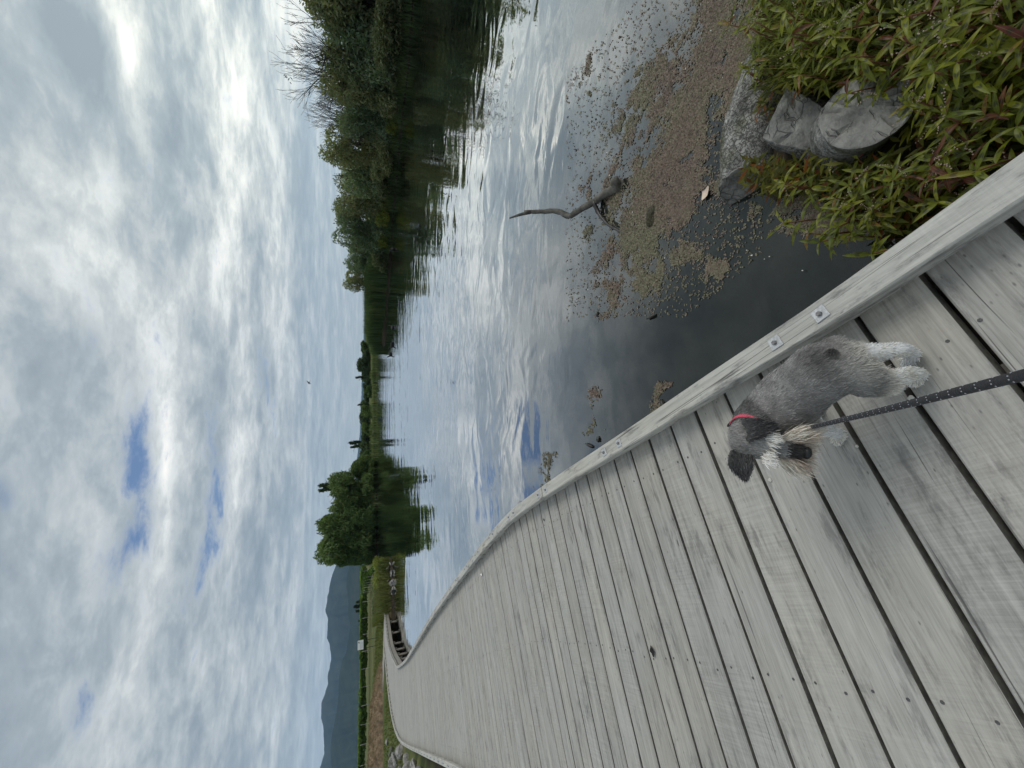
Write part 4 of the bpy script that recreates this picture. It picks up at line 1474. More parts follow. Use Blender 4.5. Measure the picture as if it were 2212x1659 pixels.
dm = MB(); dm.tube([(-.2, 0, .10), (-.14, 0, .07), (0, 0, .05), (.12, 0, .06), (.17, 0, .13), (.18, 0, .19), (.22, 0, .21), (.29, 0, .19)], [.01, .07, .10, .07, .035, .035, .04, .008], 8)
duck_me = mesh('duck', dm.v, dm.f, M['birdblack'], True)
for x, y, lab in [(1547, 1358, 'dark duck on the water nearest the end of the reeds'), (1539, 1396, 'lone dark duck further out, left of the other one'), (1549, 1290, 'dark duck close under the reed bank'), (1551, 982, 'dark duck beside the white streak below the brown ledge')]:
    g = G(x, y, 0)
    tag(link('duck', duck_me, None, tuple(g), (0, 0, RNG.uniform(0, 6)), 1.3), lab, 'duck', 'ducks on the far water')


# ------------------------------------------------------------------ floating weed, leaves and sticks on the water
M['weed'] = leaf_mat('floating water fern', (0.185, 0.158, 0.140), (0.205, 0.188, 0.150), 0.15, 3.0)
wpoly = [(2290, 1230), (2300, 1120), (2330, 900), (2290, 720), (2340, 560), (2420, 420), (2500, 290), (2610, 180), (2690, 60), (2720, -200), (3200, -200), (3120, 120), (3050, 330), (2960, 620), (2900, 800), (2760, 830), (2700, 900), (2640, 960), (2580, 1130), (2500, 1270), (2380, 1250)]
patches = [([(2240, 330), (2300, 230), (2380, 200), (2330, 330), (2290, 390)], .9), ([(2330, 520), (2420, 330), (2460, 270), (2440, 420), (2370, 560)], .6),
           ([(2640, 960), (2760, 900), (2900, 850), (2960, 960), (2880, 1050), (2760, 1110), (2680, 1080)], .72), ([(2480, 1240), (2570, 1180), (2640, 1130), (2610, 1230), (2540, 1300)], .6),
           ([(2270, 1545), (2340, 1560), (2380, 1640), (2440, 1700), (2330, 1780), (2250, 1760), (2290, 1660)], .75), ([(2390, 1740), (2300, 1640), (2450, 1600), (2480, 1650)], .5), ([(2550, 1560), (2620, 1510), (2680, 1540), (2600, 1640), (2540, 1650)], .85),
           ([(2100, 1800), (2140, 1770), (2180, 1880), (2170, 1940), (2100, 1950)], .8), ([(2960, 760), (3200, 780), (3420, 860), (3480, 930), (3350, 980), (3150, 930), (3000, 880)], .75),
           ([(3090, 1090), (3130, 1070), (3140, 1110), (3100, 1130)], .5), ([(3150, 780), (3300, 800), (3380, 870), (3200, 900)], .7), ([(2190, 1270), (2260, 1290), (2260, 1330), (2210, 1320)], .35), ([(1930, 1900), (1980, 1880), (2010, 1990), (1950, 2010)], .35), ([(1900, 1500), (1920, 1500), (1925, 1640), (1905, 1640)], .3)]


def weed_points(n):
    out = []; den = []
    tot = 0
    while tot < n:
        u = np.c_[RNG.uniform(1880, 3550, n * 3), RNG.uniform(-250, 2030, n * 3)]
        zc = None
        # ragged edges: the outline is pushed about and thins out towards its rim
        q0 = u[:, 0] + (fbm(u[:, 0] * .011, u[:, 1] * .011, 91, 4) - .5) * 190
        q1 = u[:, 1] + (fbm(u[:, 0] * .011 + 50, u[:, 1] * .011, 92, 4) - .5) * 190
        w = in_poly(q0, q1, wpoly) * (.52 + .40 * np.clip(seg_dist(q0, q1, wpoly) / 110, 0, 1))
        for pl, dn in patches:
            w = np.maximum(w, in_poly(q0, q1, pl) * dn * (.85 + .25 * np.clip(seg_dist(q0, q1, pl) / 40, 0, 1)))
        k = w > 0
        u = u[k]; w = w[k]
        P = np.array([G(a, b) for a, b in u])
        nz = fbm(P[:, 0] * 3.2 + 40, P[:, 1] * 3.2 + 11, 61, 5, .6)
        nz2 = fbm(P[:, 0] * 11 + 40, P[:, 1] * 11 + 11, 62, 4, .6)
        ok_ = nz * .46 + nz2 * .30 + RNG.random(len(P)) * .24 > (0.885 - .37 * w)
        edge = in_poly(P[:, 0], P[:, 1], SHORE)
        P = P[ok_ & edge]
        out.append(P); tot += len(P)
    return np.concatenate(out)[:n]


WP = weed_points(44000)
sp = scatter([(2230, 1250), (2230, 300), (2700, -200), (3150, -200), (3000, 500), (3000, 1000), (2700, 1250)], 3500)
sp = np.array([G(a_, b_) for a_, b_ in sp]); WP = np.r_[WP, sp[in_poly(sp[:, 0], sp[:, 1], SHORE)]]
zcw = PX(WP)[2]


def rosettes(P, size, mat, name, cols):
    n = len(P); Qs = []; cl = []
    for k in range(3):
        a = RNG.uniform(0, 2 * math.pi, n)
        d = np.stack([np.cos(a), np.sin(a), RNG.uniform(-.05, .55, n)], 1)
        s = np.stack([-np.sin(a), np.cos(a), RNG.uniform(-.3, .3, n)], 1)
        sz = size * RNG.uniform(.6, 1.3, n)
        b = P + RNG.normal(0, .004, (n, 3)) * np.array([1, 1, 0]) + np.array([0, 0, .003])
        d = d * sz[:, None]; s = s * (sz * .42)[:, None]
        Qs.append(np.stack([b, b + d * .5 + s, b + d, b + d * .5 - s], 1)); cl.append(cols * RNG.uniform(.6, 1.35, (n, 1)))
    return quads(name, np.concatenate(Qs), mat, np.concatenate(cl))


red = fbm(WP[:, 0] * 2.0, WP[:, 1] * 2.0, 71, 3)[:, None]
cols = np.where(RNG.random((len(WP), 1)) < np.clip((red - .35) * 2.6, .1, .9), np.array([[1.04, .88, .86]]), np.array([[.98, 1.02, .82]]))
tag(link('floating_weed', rosettes(WP, .0042 + .0026 * np.clip(zcw, 1, 4), M['weed'], 'floating_weed', cols)), 'brown and olive water fern floating in broken mats on the lake', kind='stuff')
M['paleleaf'] = plain('pale fallen leaf', (0.62, 0.50, 0.40), .6, 0, .3, .15, 40)
M['flake'] = plain('white petal', (0.75, 0.74, 0.70), .6, 0, .3, .1, 40)


def small_leaf_mesh(name, L, W, mat, curl=.25, seed=1):
    rnd = random.Random(seed); V = []; Fc = []
    n = 6
    for i in range(n + 1):
        s = i / n
        w = W * math.sin(math.pi * min(1, s * .92 + .06)) ** .8 * (1 + rnd.uniform(-.25, .25))
        z = L * curl * (s - .5) ** 2
        V += [(L * (s - .5), -w / 2, z + .006 * rnd.random() + w * .15), (L * (s - .5), 0, z), (L * (s - .5), w / 2, z + w * .2)]
    for i in range(n):
        for j in range(2):
            a = i * 3 + j
            Fc.append((a, a + 1, a + 4, a + 3))
    V2 = [(x, y, z - .0015) for x, y, z in V]; nv = len(V)
    F2 = [tuple(nv + q for q in reversed(f)) for f in Fc]
    return mesh(name, V + V2, Fc + F2, mat, True)


g = G(2782, 762, .01)
tag(link('floating_leaf', small_leaf_mesh('floating_leaf', .085, .05, M['paleleaf'], .5, 4), None, tuple(g), (.1, .05, 2.4)), 'pale pinkish curled leaf floating between the stump and the dark stone', 'leaf')
flk = [(2845, 305), (2862, 455), (2390, 600), (2490, 835), (2810, 940), (2400, 690), (2940, 985), (2418, 960), (2315, 1140), (2225, 1140), (2540, 1095), (2618, 1015), (2360, 1168), (2700, 270), (2920, 250), (2800, 120), (2890, 60), (3030, 1010), (2960, 1005), (3160, 1065), (3010, 1020), (2640, 880)]
flm = [small_leaf_mesh('white_petal', .030, .014, M['flake'], .4, i) for i in range(3)]
for i, (x, y) in enumerate(flk):
    tag(link('white_petal', flm[i % 3], None, tuple(G(x, y, .012)), (0, .2, RNG.uniform(0, 6)), RNG.uniform(.25, .55)), 'tiny white willow leaf fleck floating among the brown water fern', 'leaf', 'white flecks floating on the water')

# the dead branch standing in the water
M['drift'] = plain('bleached driftwood', (0.125, 0.118, 0.105), .85, 0, .2, .35, 16, .7)
M['wetwood'] = plain('wet dark wood', (0.030, 0.028, 0.024), .45, 0, .5, .4, 14, .7)
def branch():
    b0 = G(2432, 738, 0.005); b1 = G(2343, 792, 0.05)
    tip = np.array([1.66 * 1.2 * .86, 3.70 * .9965, .714])
    ax = ray(2006, 859); t = 3.70 / ax[1]; tip = np.array([ax[0] * t, 3.70, CAMZ + ax[2] * t])
    def on(x, y, f):
        # on the arm: interpolate depth between the fork and the tip
        Yf = b1[1] + (tip[1] - b1[1]) * f
        return AY(x, y, Yf)
    e = tag(empty('dead_branch', tuple(b1 * np.array([1, 1, 0]))), 'bent grey dead branch sticking up out of the weedy water', 'branch')
    o = b1 * np.array([1, 1, 0])
    pts = [b0 + np.array([.02, -.06, -.05]), b0, (b0 + b1) / 2 + np.array([0, 0, .02]), b1, on(2280, 828, .22), on(2243, 851, .36), on(2228, 846, .42), on(2190, 832, .55), on(2120, 834, .74), on(2065, 834, .90)]
    v, f = tube_vf(spline(np.array(pts), 40), np.interp(np.linspace(0, 1, 40), [0, .1, .3, .5, .62, .8, 1], [.044, .040, .031, .026, .027, .021, .017]), 12, True, .18)
    me = mesh('limb', np.array(v) - o, f, M['drift'], True); link('limb', me, e)
    pts = [on(2090, 835, .82), on(2045, 846, .95), on(2006, 859, 1.0)]
    v, f = tube_vf(pts, [.019, .013, .007], 8, True, .1)
    link('splinter', mesh('splinter', np.array(v) - o, f, M['drift'], True), e)
    v, f = tube_vf(spline(np.array([b1 + np.array([0, 0, .015]), G(2352, 830, .03), G(2390, 880, .012), G(2440, 910, .004), G(2478, 935, -.02)]), 20), np.linspace(.020, .009, 20), 7, True, .25)
    link('twig_or_reflection', mesh('twig_or_reflection', np.array(v) - o, f, M['wetwood'], True), e)  # dark tube modelled along the arm's reflection on the water
    v, f = tube_vf([b0 + np.array([0, 0, -.02]), b0 + np.array([.03, -.04, .06]), b0 + np.array([.035, -.05, .085])], [.05, .038, .015], 9, True, .3)
    link('knot', mesh('knot', np.array(v) - o, f, M['drift'], True), e)


branch()
M['mossrock'] = plain('mossy wet stone', (0.050, 0.045, 0.025), .7, 0, .4, .5, 14, .8)
g = G(2572, 850, -.02)
tag(link('stone', rock_mesh('stone', 77, M['mossrock'], .75), None, tuple(g), (0.2, .3, .8), (.20, .17, .19)), 'dark mossy stone poking out of the weed beside the dead branch', 'stone')
# sunken logs and bits of wood
M['sunk'] = plain('silted sunken wood', (0.21, 0.19, 0.155), .95, 0, .1, .2, 8, .3)
v, f = tube_vf([G(2550, 1262, -.03), G(2625, 1200, -.07), G(2735, 1115, -.10)], [.022, .05, .075], 10, True, .1)
tag(link('sunken_log', mesh('sunken_log', v, f, M['sunk'], True)), 'pale sunken log dimly seen under the dark water', 'log')
v, f = tube_vf([G(2547, 1255, .015), G(2565, 1245, .022), G(2585, 1238, .0)], [.008, .012, .006], 8, True, .3)
tag(link('driftwood_bit', mesh('driftwood_bit', v, f, M['wetwood'], True)), 'dark bit of wood at the tip of the pale sunken log', 'wood')
for x, y, L, a, lab in [(2320, 1753, .13, 1.45, 'long dark floating bark stick by the kerb'), (2357, 1729, .055, .3, 'short dark floating bark chip above the long stick by the kerb'), (2352, 1237, .045, .2, 'dark chip at the left edge of the weed mat'), (2610, 1590, .07, .6, 'dark chip in the weed tuft close under the kerb')]:
    p = G(x, y, .006); d = np.array([math.cos(a), math.sin(a), 0]) * L / 2
    v, f = tube_vf([p - d, p - d * .3 + np.array([0, .005, .004]), p + d * .4, p + d], [.012, .017, .014, .007], 8, True, .3)
    tag(link('bark_chip', mesh('bark_chip', v, f, M['wetwood'], True)), lab, 'wood')


# ------------------------------------------------------------------ the sawn log in the bank
def bark_fn(t, b, o):
    tc = t.node('ShaderNodeTexCoord').outputs['Object']
    n = t.noise(tc, 9.0, 9, 0.68)
    vo = t.node('ShaderNodeTexVoronoi', feature='DISTANCE_TO_EDGE')
    vo.inputs['Scale'].default_value = 1.0
    w = t.vmath('ADD', t.mapping(tc, scale=(52, 34, 62)), t.vmath('MULTIPLY', t.noise(tc, 22, 4, .7, color=True), (3.5, 3.5, 3.5)))
    t.link(w, vo.inputs['Vector'])
    cr = t.smooth(vo.outputs['Distance'], 0.0, 0.10, 0.0, 1.0)
    col = t.mix(t.smooth(n, .3, .68), (0.10, 0.10, 0.092), (0.42, 0.415, 0.39))
    col = t.mix(t.smooth(t.noise(tc, 3.5, 3), .55, .7), col, (0.12, 0.125, 0.085))
    gz = t.sep(t.node('ShaderNodeNewGeometry').outputs['Position'])[2]
    wet = t.smooth(t.math('MULTIPLY_ADD', t.math('SUBTRACT', n, .5), .08, gz), .02, .09, 1.0, 0.0)
    col = t.mix(t.math('MULTIPLY_ADD', cr, .55, .45), (0.045, 0.042, 0.036), col)
    t.link(t.mix(t.math('MULTIPLY', wet, .8), col, (0.030, 0.030, 0.022)), b.inputs['Base Color'])
    t.link(t.math('MULTIPLY_ADD', wet, -.55, .9), b.inputs['Roughness'])
    b.inputs['Specular IOR Level'].default_value = .15
    h = t.math('MULTIPLY_ADD', cr, .45, n)
    t.link(t.bump(h, .9, .025), b.inputs['Normal'])


def cut_fn(t, b, o):
    tc = t.node('ShaderNodeTexCoord').outputs['Object']
    n = t.noise(tc, 12.0, 8, .65)
    vo = t.node('ShaderNodeTexVoronoi', feature='DISTANCE_TO_EDGE')
    vo.inputs['Scale'].default_value = 1.0
    t.link(t.vmath('ADD', t.mapping(tc, scale=(15, 22, 15)), t.noise(tc, 9, 3, .6, color=True)), vo.inputs['Vector'])
    cr = t.smooth(vo.outputs['Distance'], 0.015, 0.05, 1.0, 0.0)
    cr = t.math('MULTIPLY', cr, t.smooth(t.noise(tc, 7, 2), .52, .64))
    saw = t.noise(t.mapping(tc, scale=(10, 120, 60), rot=(0, 0, .5)), 1.0, 3, .6)
    col = t.mix(t.smooth(n, .3, .7), (0.14, 0.14, 0.132), (0.37, 0.365, 0.34))
    col = t.mix(t.math('MULTIPLY', saw, .35), col, (0.12, .12, .11))
    t.link(t.mix(t.math('MULTIPLY', cr, .35), col, (0.03, .028, .025)), b.inputs['Base Color'])
    cr = t.math('MULTIPLY', cr, .3)
    b.inputs['Roughness'].default_value = .9
    b.inputs['Specular IOR Level'].default_value = .15
    h = t.math('MULTIPLY_ADD', cr, -1.0, t.math('MULTIPLY', n, .5))
    t.link(t.bump(t.math('ADD', h, t.math('MULTIPLY', t.noise(tc, 45, 6, .7), .35)), 1.0, .03), b.inputs['Normal'])


M['logbark'] = material('grey cracked bark', bark_fn)
M['logcut'] = material('weathered sawn end', cut_fn)


def limb_bm(pts, rad, seg=40, n=46, rough=.05, seed=0, plane=None):
    """a stout limb with rough bark; a plane (point, normal) saws the rest away. returns bark mesh data and the cut face"""
    S = spline(np.array(pts, float), n)
    rr = np.interp(np.linspace(0, 1, n), np.linspace(0, 1, len(rad)), rad)
    V, Fc = tube_vf(S, rr, seg, True, 0)
    ctr = np.repeat(S, seg, 0)
    for i in range(len(V)):
        d = V[i] - ctr[i]
        q = Vector(V[i] * 6 + seed)
        k = mnoise.noise(q) * .6 + mnoise.noise(q * 3.1) * .35 + abs(mnoise.noise(q * 7)) * .3
        V[i] = ctr[i] + d * (1 + rough * 2.2 * k)
    bm = bmesh.new()
    bv_ = [bm.verts.new(v) for v in V]
    for f in Fc: bm.faces.new([bv_[i] for i in f])
    bmesh.ops.recalc_face_normals(bm, faces=bm.faces)
    cut = None
    if plane is not None:
        p, nn = plane
        r = bmesh.ops.bisect_plane(bm, geom=bm.verts[:] + bm.edges[:] + bm.faces[:], plane_co=Vector(p), plane_no=Vector(nn), clear_outer=True)
        edges = [g_ for g_ in r['geom_cut'] if isinstance(g_, bmesh.types.BMEdge)]
        vs = {v for e_ in edges for v in e_.verts}
        P = np.array([v.co[:] for v in vs])
        if len(P):
            c = P.mean(0); nn = np.array(nn) / np.linalg.norm(nn)
            a = np.cross(nn, [0.3, .9, .1]); a /= np.linalg.norm(a); b = np.cross(nn, a)
            an = np.arctan2((P - c) @ b, (P - c) @ a); P = P[np.argsort(an)]
            cut = (P, c, nn)
    me = bpy.data.meshes.new('bark'); bm.to_mesh(me); bm.free()
    me.materials.append(M['logbark'])
    me.polygons.foreach_set('use_smooth', np.ones(len(me.polygons), bool))
    return me, cut


def cut_mesh(cut, o, name='cut_face', rough=.004):
    P, c, nn = cut
    rings = [1.0, .97, .8, .6, .4, .2]
    V = []; Fc = []; n = len(P)
    for k, s in enumerate(rings):
        for p in P:
            q = c + (p - c) * s
            w = Vector((p - c)).normalized()
            z = (.004 if k else 0) + mnoise.noise(Vector(q * 16)) * rough * (k > 0)
            # radial checks opened by drying
            an = mnoise.noise(w * 3.3 + Vector(c))
            if abs(an) < .05 and k in (1, 2, 3): z -= .012
            V.append(q + nn * z - o)
    V.append(c + nn * .004 - o)
    for k in range(len(rings) - 1):
        for i in range(n):
            j = (i + 1) % n
            Fc.append((k * n + i, k * n + j, (k + 1) * n + j, (k + 1) * n + i))
    for i in range(n):
        Fc.append(((len(rings) - 1) * n + i, (len(rings) - 1) * n + (i + 1) % n, len(V) - 1))
    return mesh(name, V, Fc, M['logcut'], False)


def big_log():
    o = G(3150, 520, 0)
    e = tag(empty('tree_stump', tuple(o)), 'big grey sawn log with two cut faces lying at the water edge in the weeds', 'tree stump')
    def add(pts, rad, seed, plane, rough=.05):
        me, cut = limb_bm(pts, rad, 44, 44, rough, seed, plane)
        me.transform(Matrix.Translation(Vector(-o)))
        b = link('bark_limb', me, e)
        if cut is not None: link('cut_face', cut_mesh(cut, o), b)
    # the round stump nearest the camera
    top = G(3411, 436, .40); base = G(3330, 545, .02)
    ax = top - base; ax /= np.linalg.norm(ax)
    nrm = np.array([.18, -.42, .88]); nrm /= np.linalg.norm(nrm)
    add([base - ax * .12, base + ax * .05, top - ax * .05, top + ax * .15], [.165, .14, .126, .126], 3.0, (top, nrm))
    # limb with the long slanting saw cut: a rough angular block
    K = [G(3098, 345, .31), G(3050, 440, .315), G(3001, 545, .30), G(3110, 585, .25), G(3238, 598, .19), G(3300, 545, .17), G(3300, 470, .18), G(3190, 388, .26)]
    loop = []
    for i in range(len(K)):
        for f_ in np.linspace(0, 1, 7, endpoint=False):
            p = K[i] * (1 - f_) + K[(i + 1) % len(K)] * f_
            loop.append(p + np.array([mnoise.noise(Vector(p * 22)), mnoise.noise(Vector(p * 22 + 7)), 0]) * .008)
    loop = np.array(loop); c = loop.mean(0); nl_ = len(loop)
    V = []; Fc = []
    levels = [0, .015, .05, .10, .17, .25, .34]
    for h_ in levels:
        for p in loop:
            d_ = (p - c) * np.array([1, 1, 0]); d_ /= np.linalg.norm(d_) + 1e-9
            q = p + d_ * (.012 * min(1, h_ / .05) + h_ * .06) + np.array([-.02, .05, 0]) * h_
            q = q + d_ * (mnoise.noise(Vector(p * 13 + np.array([0, 0, h_ * 16]))) * .016 + mnoise.noise(Vector(p * 45 + np.array([0, 0, h_ * 40]))) * .006) * (h_ > 0)
            q[2] = max(p[2] - h_, -.12)
            V.append(q - o)
    for k in range(len(levels) - 1):
        for i in range(nl_):
            j = (i + 1) % nl_
            Fc.append((k * nl_ + i, (k + 1) * nl_ + i, (k + 1) * nl_ + j, k * nl_ + j))
    me = mesh('bark', V, Fc, M['logbark'], True)
    bm = bmesh.new(); bm.from_mesh(me); bmesh.ops.recalc_face_normals(bm, faces=bm.faces); bm.to_mesh(me); bm.free()
    bk = link('bark_limb', me, e)
    link('cut_face', cut_mesh((loop, c, np.array([0, 0, 1.0])), o, 'cut_face', .007), bk)
    # the main log lying in the water behind it
    a = G(3030, 300, -.01); b = G(2955, 745, .02)
    d = (b - a) / np.linalg.norm(b - a)
    add([a - d * .1, a, (a + b) / 2 + np.array([0, 0, .03]), b - d * .04, b + d * .05], [.13, .155, .17, .165, .155], 13.0, (b, d + np.array([0, -.25, .3])), .06)


big_log()

# ------------------------------------------------------------------ water pepper plants on the near bank
def pepper_fn(c1, c2, red=0.0):
    def fn(t, b, o):
        tc = t.node('ShaderNodeTexCoord').outputs['Object']
        oi = t.node('ShaderNodeObjectInfo')
        x, y, z = t.sep(tc)
        rn = oi.outputs['Random']
        col = t.mix(rn, c1, c2)
        # dusky chevron across the middle of the leaf and a paler midrib
        chev = t.math('ADD', x, t.math('MULTIPLY', t.math('ABSOLUTE', y), 1.1))
        band = t.math('MULTIPLY', t.smooth(chev, .40, .47), t.smooth(chev, .55, .64, 1.0, 0.0))
        band = t.math('MULTIPLY', band, t.smooth(t.math('ABSOLUTE', y), .03, .10, 1.0, 0.0))
        col = t.mix(t.math('MULTIPLY', band, .75), col, (0.018, 0.020, 0.012))
        rib = t.smooth(t.math('ABSOLUTE', y), .003, .010, 1.0, 0.0)
        col = t.mix(t.math('MULTIPLY', rib, .4), col, (0.20, 0.22, 0.08))
        n = t.noise(t.vmath('ADD', tc, t.comb(t.math('MULTIPLY', rn, 50), 0, 0)), 7, 4, .6)
        col = t.mix(1.0, col, t.mix(n, (.65, .65, .65), (1.3, 1.3, 1.3)), 'MULTIPLY')
        rf = t.math('MULTIPLY', t.smooth(rn, .90, .98), t.smooth(n, .35, .6))
        col = t.mix(t.math('MULTIPLY', rf, .8), col, (0.17, 0.035, 0.022))
        t.link(col, b.inputs['Base Color'])
        b.inputs['Roughness'].default_value = .42
        b.inputs['Specular IOR Level'].default_value = .35
        tr = t.node('ShaderNodeBsdfTranslucent'); t.link(t.mix(1.0, col, (1.5, 1.6, .5), 'MULTIPLY'), tr.inputs['Color'])
        mx = t.node('ShaderNodeMixShader'); mx.inputs[0].default_value = .35
        t.link(b.outputs[0], mx.inputs[1]); t.link(tr.outputs[0], mx.inputs[2])
        t.link(mx.outputs[0], o.inputs['Surface'])
    return fn


M['pepper'] = material('water pepper leaf', pepper_fn((0.085, 0.115, 0.005), (0.215, 0.225, 0.008)))
M['pepper_red'] = material('reddened leaf', pepper_fn((0.11, 0.022, 0.016), (0.15, 0.060, 0.020)))
M['stem'] = plain('reddish stem', (0.16, 0.075, 0.035), .6, 0, .3, .3, 20)
M['spike'] = plain('pale flower spike', (0.42, 0.32, 0.26), .7, 0, .3, .35, 60)
M['under'] = leaf_mat('low weed leaf', (0.035, 0.048, 0.004), (0.115, 0.112, 0.008), .3, 4.0)  # leaf colour darkened to paint the shade in gaps between the plants


def lance_leaf(i, mat):
    """leaf one unit long from its stalk, drooping at the tip"""
    rnd = random.Random(i); n = 6; V = []; Fc = []
    wd = rnd.uniform(.22, .30); dr = rnd.uniform(.18, .5); tw = rnd.uniform(-.3, .3)
    for k in range(n + 1):
        s = k / n
        w = wd * (s ** .55) * (1 - s) ** .75 * 1.55
        z = .16 * s - dr * s * s
        for j in (-1, 0, 1):
            V.append((s * .97, j * w / 2 * 1.0, z + abs(j) * w * .22 + j * tw * w * .5 * s + rnd.uniform(-.006, .006)))
    for k in range(n):
        for j in range(2):
            a = k * 3 + j
            Fc.append((a, a + 3, a + 4, a + 1))
    return mesh('leaf', V, Fc, mat, True)


LEAF = [lance_leaf(i, M['pepper']) for i in range(7)]
LEAFR = [lance_leaf(i + 20, M['pepper_red']) for i in range(2)]


def spike_mesh(i):
    rnd = random.Random(i); mb = MB(); p = np.array([0, 0, 0.0]); d = np.array([.25, 0, 1.0])
    st = []
    for k in range(12):
        d = d + np.array([.06, rnd.gauss(0, .05), -.05]); d /= np.linalg.norm(d)
        p = p + d * .0055; st.append(p)
        q = p + np.array([rnd.gauss(0, .0022), rnd.gauss(0, .0022), 0]); r = rnd.uniform(.0012, .0022)
        mb.add([q + np.array(v) * r for v in ((1, 0, 0), (-1, 0, 0), (0, 1, 0), (0, -1, 0), (0, 0, 1.3), (0, 0, -1.3))], [(0, 2, 4), (2, 1, 4), (1, 3, 4), (3, 0, 4), (2, 0, 5), (1, 2, 5), (3, 1, 5), (0, 3, 5)])
    return mesh('flower_spike', mb.v, mb.f, M['spike'])


SPIKE = [spike_mesh(i) for i in range(4)]


def stem_mesh(i, h):
    rnd = random.Random(i + 90)
    pts = [np.array([0, 0, -.05])]; d = np.array([rnd.gauss(0, .25), rnd.gauss(0, .25), 1.0])
    for k in range(6):
        d = d + np.array([rnd.gauss(0, .12), rnd.gauss(0, .12), .12]); d /= np.linalg.norm(d)
        pts.append(pts[-1] + d * (h + .05) / 6)
    mb = MB(); mb.tube(pts, np.linspace(.0042, .0022, 7), 6)
    return mesh('stem', mb.v, mb.f, M['stem'], True), pts


STEMS = [stem_mesh(i, .20 + .022 * i) for i in range(8)]
n_pl = 0


def pepper(loc, si, rz, sc, red, spikes, label, group):
    me, pts = STEMS[si]
    e = tag(empty('water_pepper', tuple(loc), rz), label, 'plant', group)
    link('stem', me, e, None, None, sc)
    az = RNG.uniform(0, 6.28)
    for k, (node, num) in enumerate(((3, 1), (4, 2), (5, 2), (6, 4))):
        for j in range(num):
            az += 2.2 + RNG.normal(0, .3)
            p = pts[node] * sc
            L = RNG.uniform(.056, .094) * sc * (1.0 if node < 6 else .85)
            pitch = RNG.uniform(-.35, .25) if node < 6 else RNG.uniform(-.75, -.05)
            lm = LEAFR[RNG.integers(2)] if RNG.random() < red else LEAF[RNG.integers(7)]
            link('leaf', lm, e, tuple(p), (RNG.uniform(-.3, .3), pitch, az), (L, L * RNG.uniform(.9, 1.2), L))
    for k in range(spikes):
        link('flower_spike', SPIKE[RNG.integers(4)], e, tuple(pts[6] * sc + np.array([0, 0, .005])), (RNG.uniform(-.4, .4), RNG.uniform(-.2, .6), RNG.uniform(0, 6.28)), RNG.uniform(.8, 1.3))


bank_px = [(3090, -60), (4100, -60), (4100, 560), (3760, 790), (3520, 915), (3380, 905), (3200, 760), (3150, 690), (3290, 640), (3460, 640), (3560, 470), (3420, 310), (3250, 320), (3170, 400), (3080, 300), (3060, 180)]
tries = scatter(bank_px, 600)
sel = []
for q in tries:
    if all(abs(q[0] - s[0]) + abs(q[1] - s[1]) > 40 for s in sel): sel.append(q)
sel = sel[:250]
for q in sel:
    P = G(q[0], q[1], .26)
    P[2] = float(zground(P[0], P[1]))
    if (3200 < q[0] < 3720 and 330 < q[1] < 660) or (2950 < q[0] < 3420 and 300 < q[1] < 640): continue
    if not (P[2] > -.08): P[2] = -.05
    far_f = PX(P)[2]
    warm = q[1] < 330 and q[0] < 3650
    rv = RNG.random()
    kind = 'red' if rv < .06 else ('flower' if rv < .36 else 'plain')
    lab, grp = {'red': ('water pepper plant with reddened leaves in the dense bank patch below the stump', 'red leaved water pepper plants'),
                'flower': ('green water pepper plant carrying pale flower spikes in the dense bank patch', 'flowering water pepper plants'),
                'plain': ('green water pepper plant without flowers in the dense patch beside the kerb', 'green water pepper plants')}[kind]
    pepper(P, int(RNG.integers(8)), RNG.uniform(0, 6.28), RNG.uniform(.85, 1.2), .75 if kind == 'red' else .04, 2 if kind == 'flower' else 0, lab, grp)

# the patch runs on beyond the right of the frame
for q in scatter([(1.9, 1.2), (3.2, .75), (4.6, .2), (3.6, -.7), (2.4, -.2), (1.5, .3), (1.3, .7)], 46):
    z = float(zground(q[0], q[1]))
    pepper((q[0], q[1], max(z, -.05)), int(RNG.integers(8)), RNG.uniform(0, 6.28), RNG.uniform(.9, 1.25), .04, 0, 'green water pepper plant without flowers in the dense patch beside the kerb', 'green water pepper plants')

# low undergrowth that fills the patch
up = np.r_[scatter([tuple(G(a, b, .05)[:2]) for a, b in [(3080, -150), (4200, -200), (4150, 620), (3560, 930), (3400, 870), (3240, 740), (3070, 790), (2990, 720), (3040, 620), (3180, 420), (3070, 300)]], 7500),
           scatter([(.42, .25), (.55, .9), (.95, 1.3), (1.4, 1.45), (2.1, 1.3), (3.4, .9), (5.0, .3), (4, -1.2), (2.6, -.7), (1.2, -1.4), (.75, -.5)], 17000)]
zg_ = zground(up[:, 0], up[:, 1])
up = up[zg_ > -.06]; zg_ = zg_[zg_ > -.06]
STUMP_PX = [(2880, 600), (2990, 520), (3080, 330), (3200, 370), (3320, 320), (3560, 310), (3610, 640), (3260, 650), (3100, 640), (3000, 630)]
ux, uy, _ = PX(np.c_[up, zg_ + .12])
keep = ~in_poly(ux, uy, STUMP_PX)
up = up[keep]; zg_ = zg_[keep]
n = len(up)
a = RNG.uniform(0, 6.28, n); pt = RNG.uniform(-.5, .7, n); L = RNG.uniform(.04, .085, n)
d = np.stack([np.cos(a) * np.cos(pt), np.sin(a) * np.cos(pt), np.sin(pt)], 1) * L[:, None]
s = np.stack([-np.sin(a), np.cos(a), RNG.uniform(-.4, .4, n)], 1) * (L * .11)[:, None]
P = np.c_[up, zg_ + RNG.random(n) ** 1.2 * .22]
Q = np.stack([P, P + d * .4 + s, P + d, P + d * .4 - s], 1)
tt = np.where(RNG.random((n, 1)) < .14, np.array([[1.7, .55, .6]]), np.array([[1.0, 1.0, 1.0]])) * RNG.uniform(.5, 1.35, (n, 1))
tag(link('undergrowth', quads('undergrowth', Q, M['under'], tt)), 'tangle of small green and red leaves under the water pepper', kind='stuff')
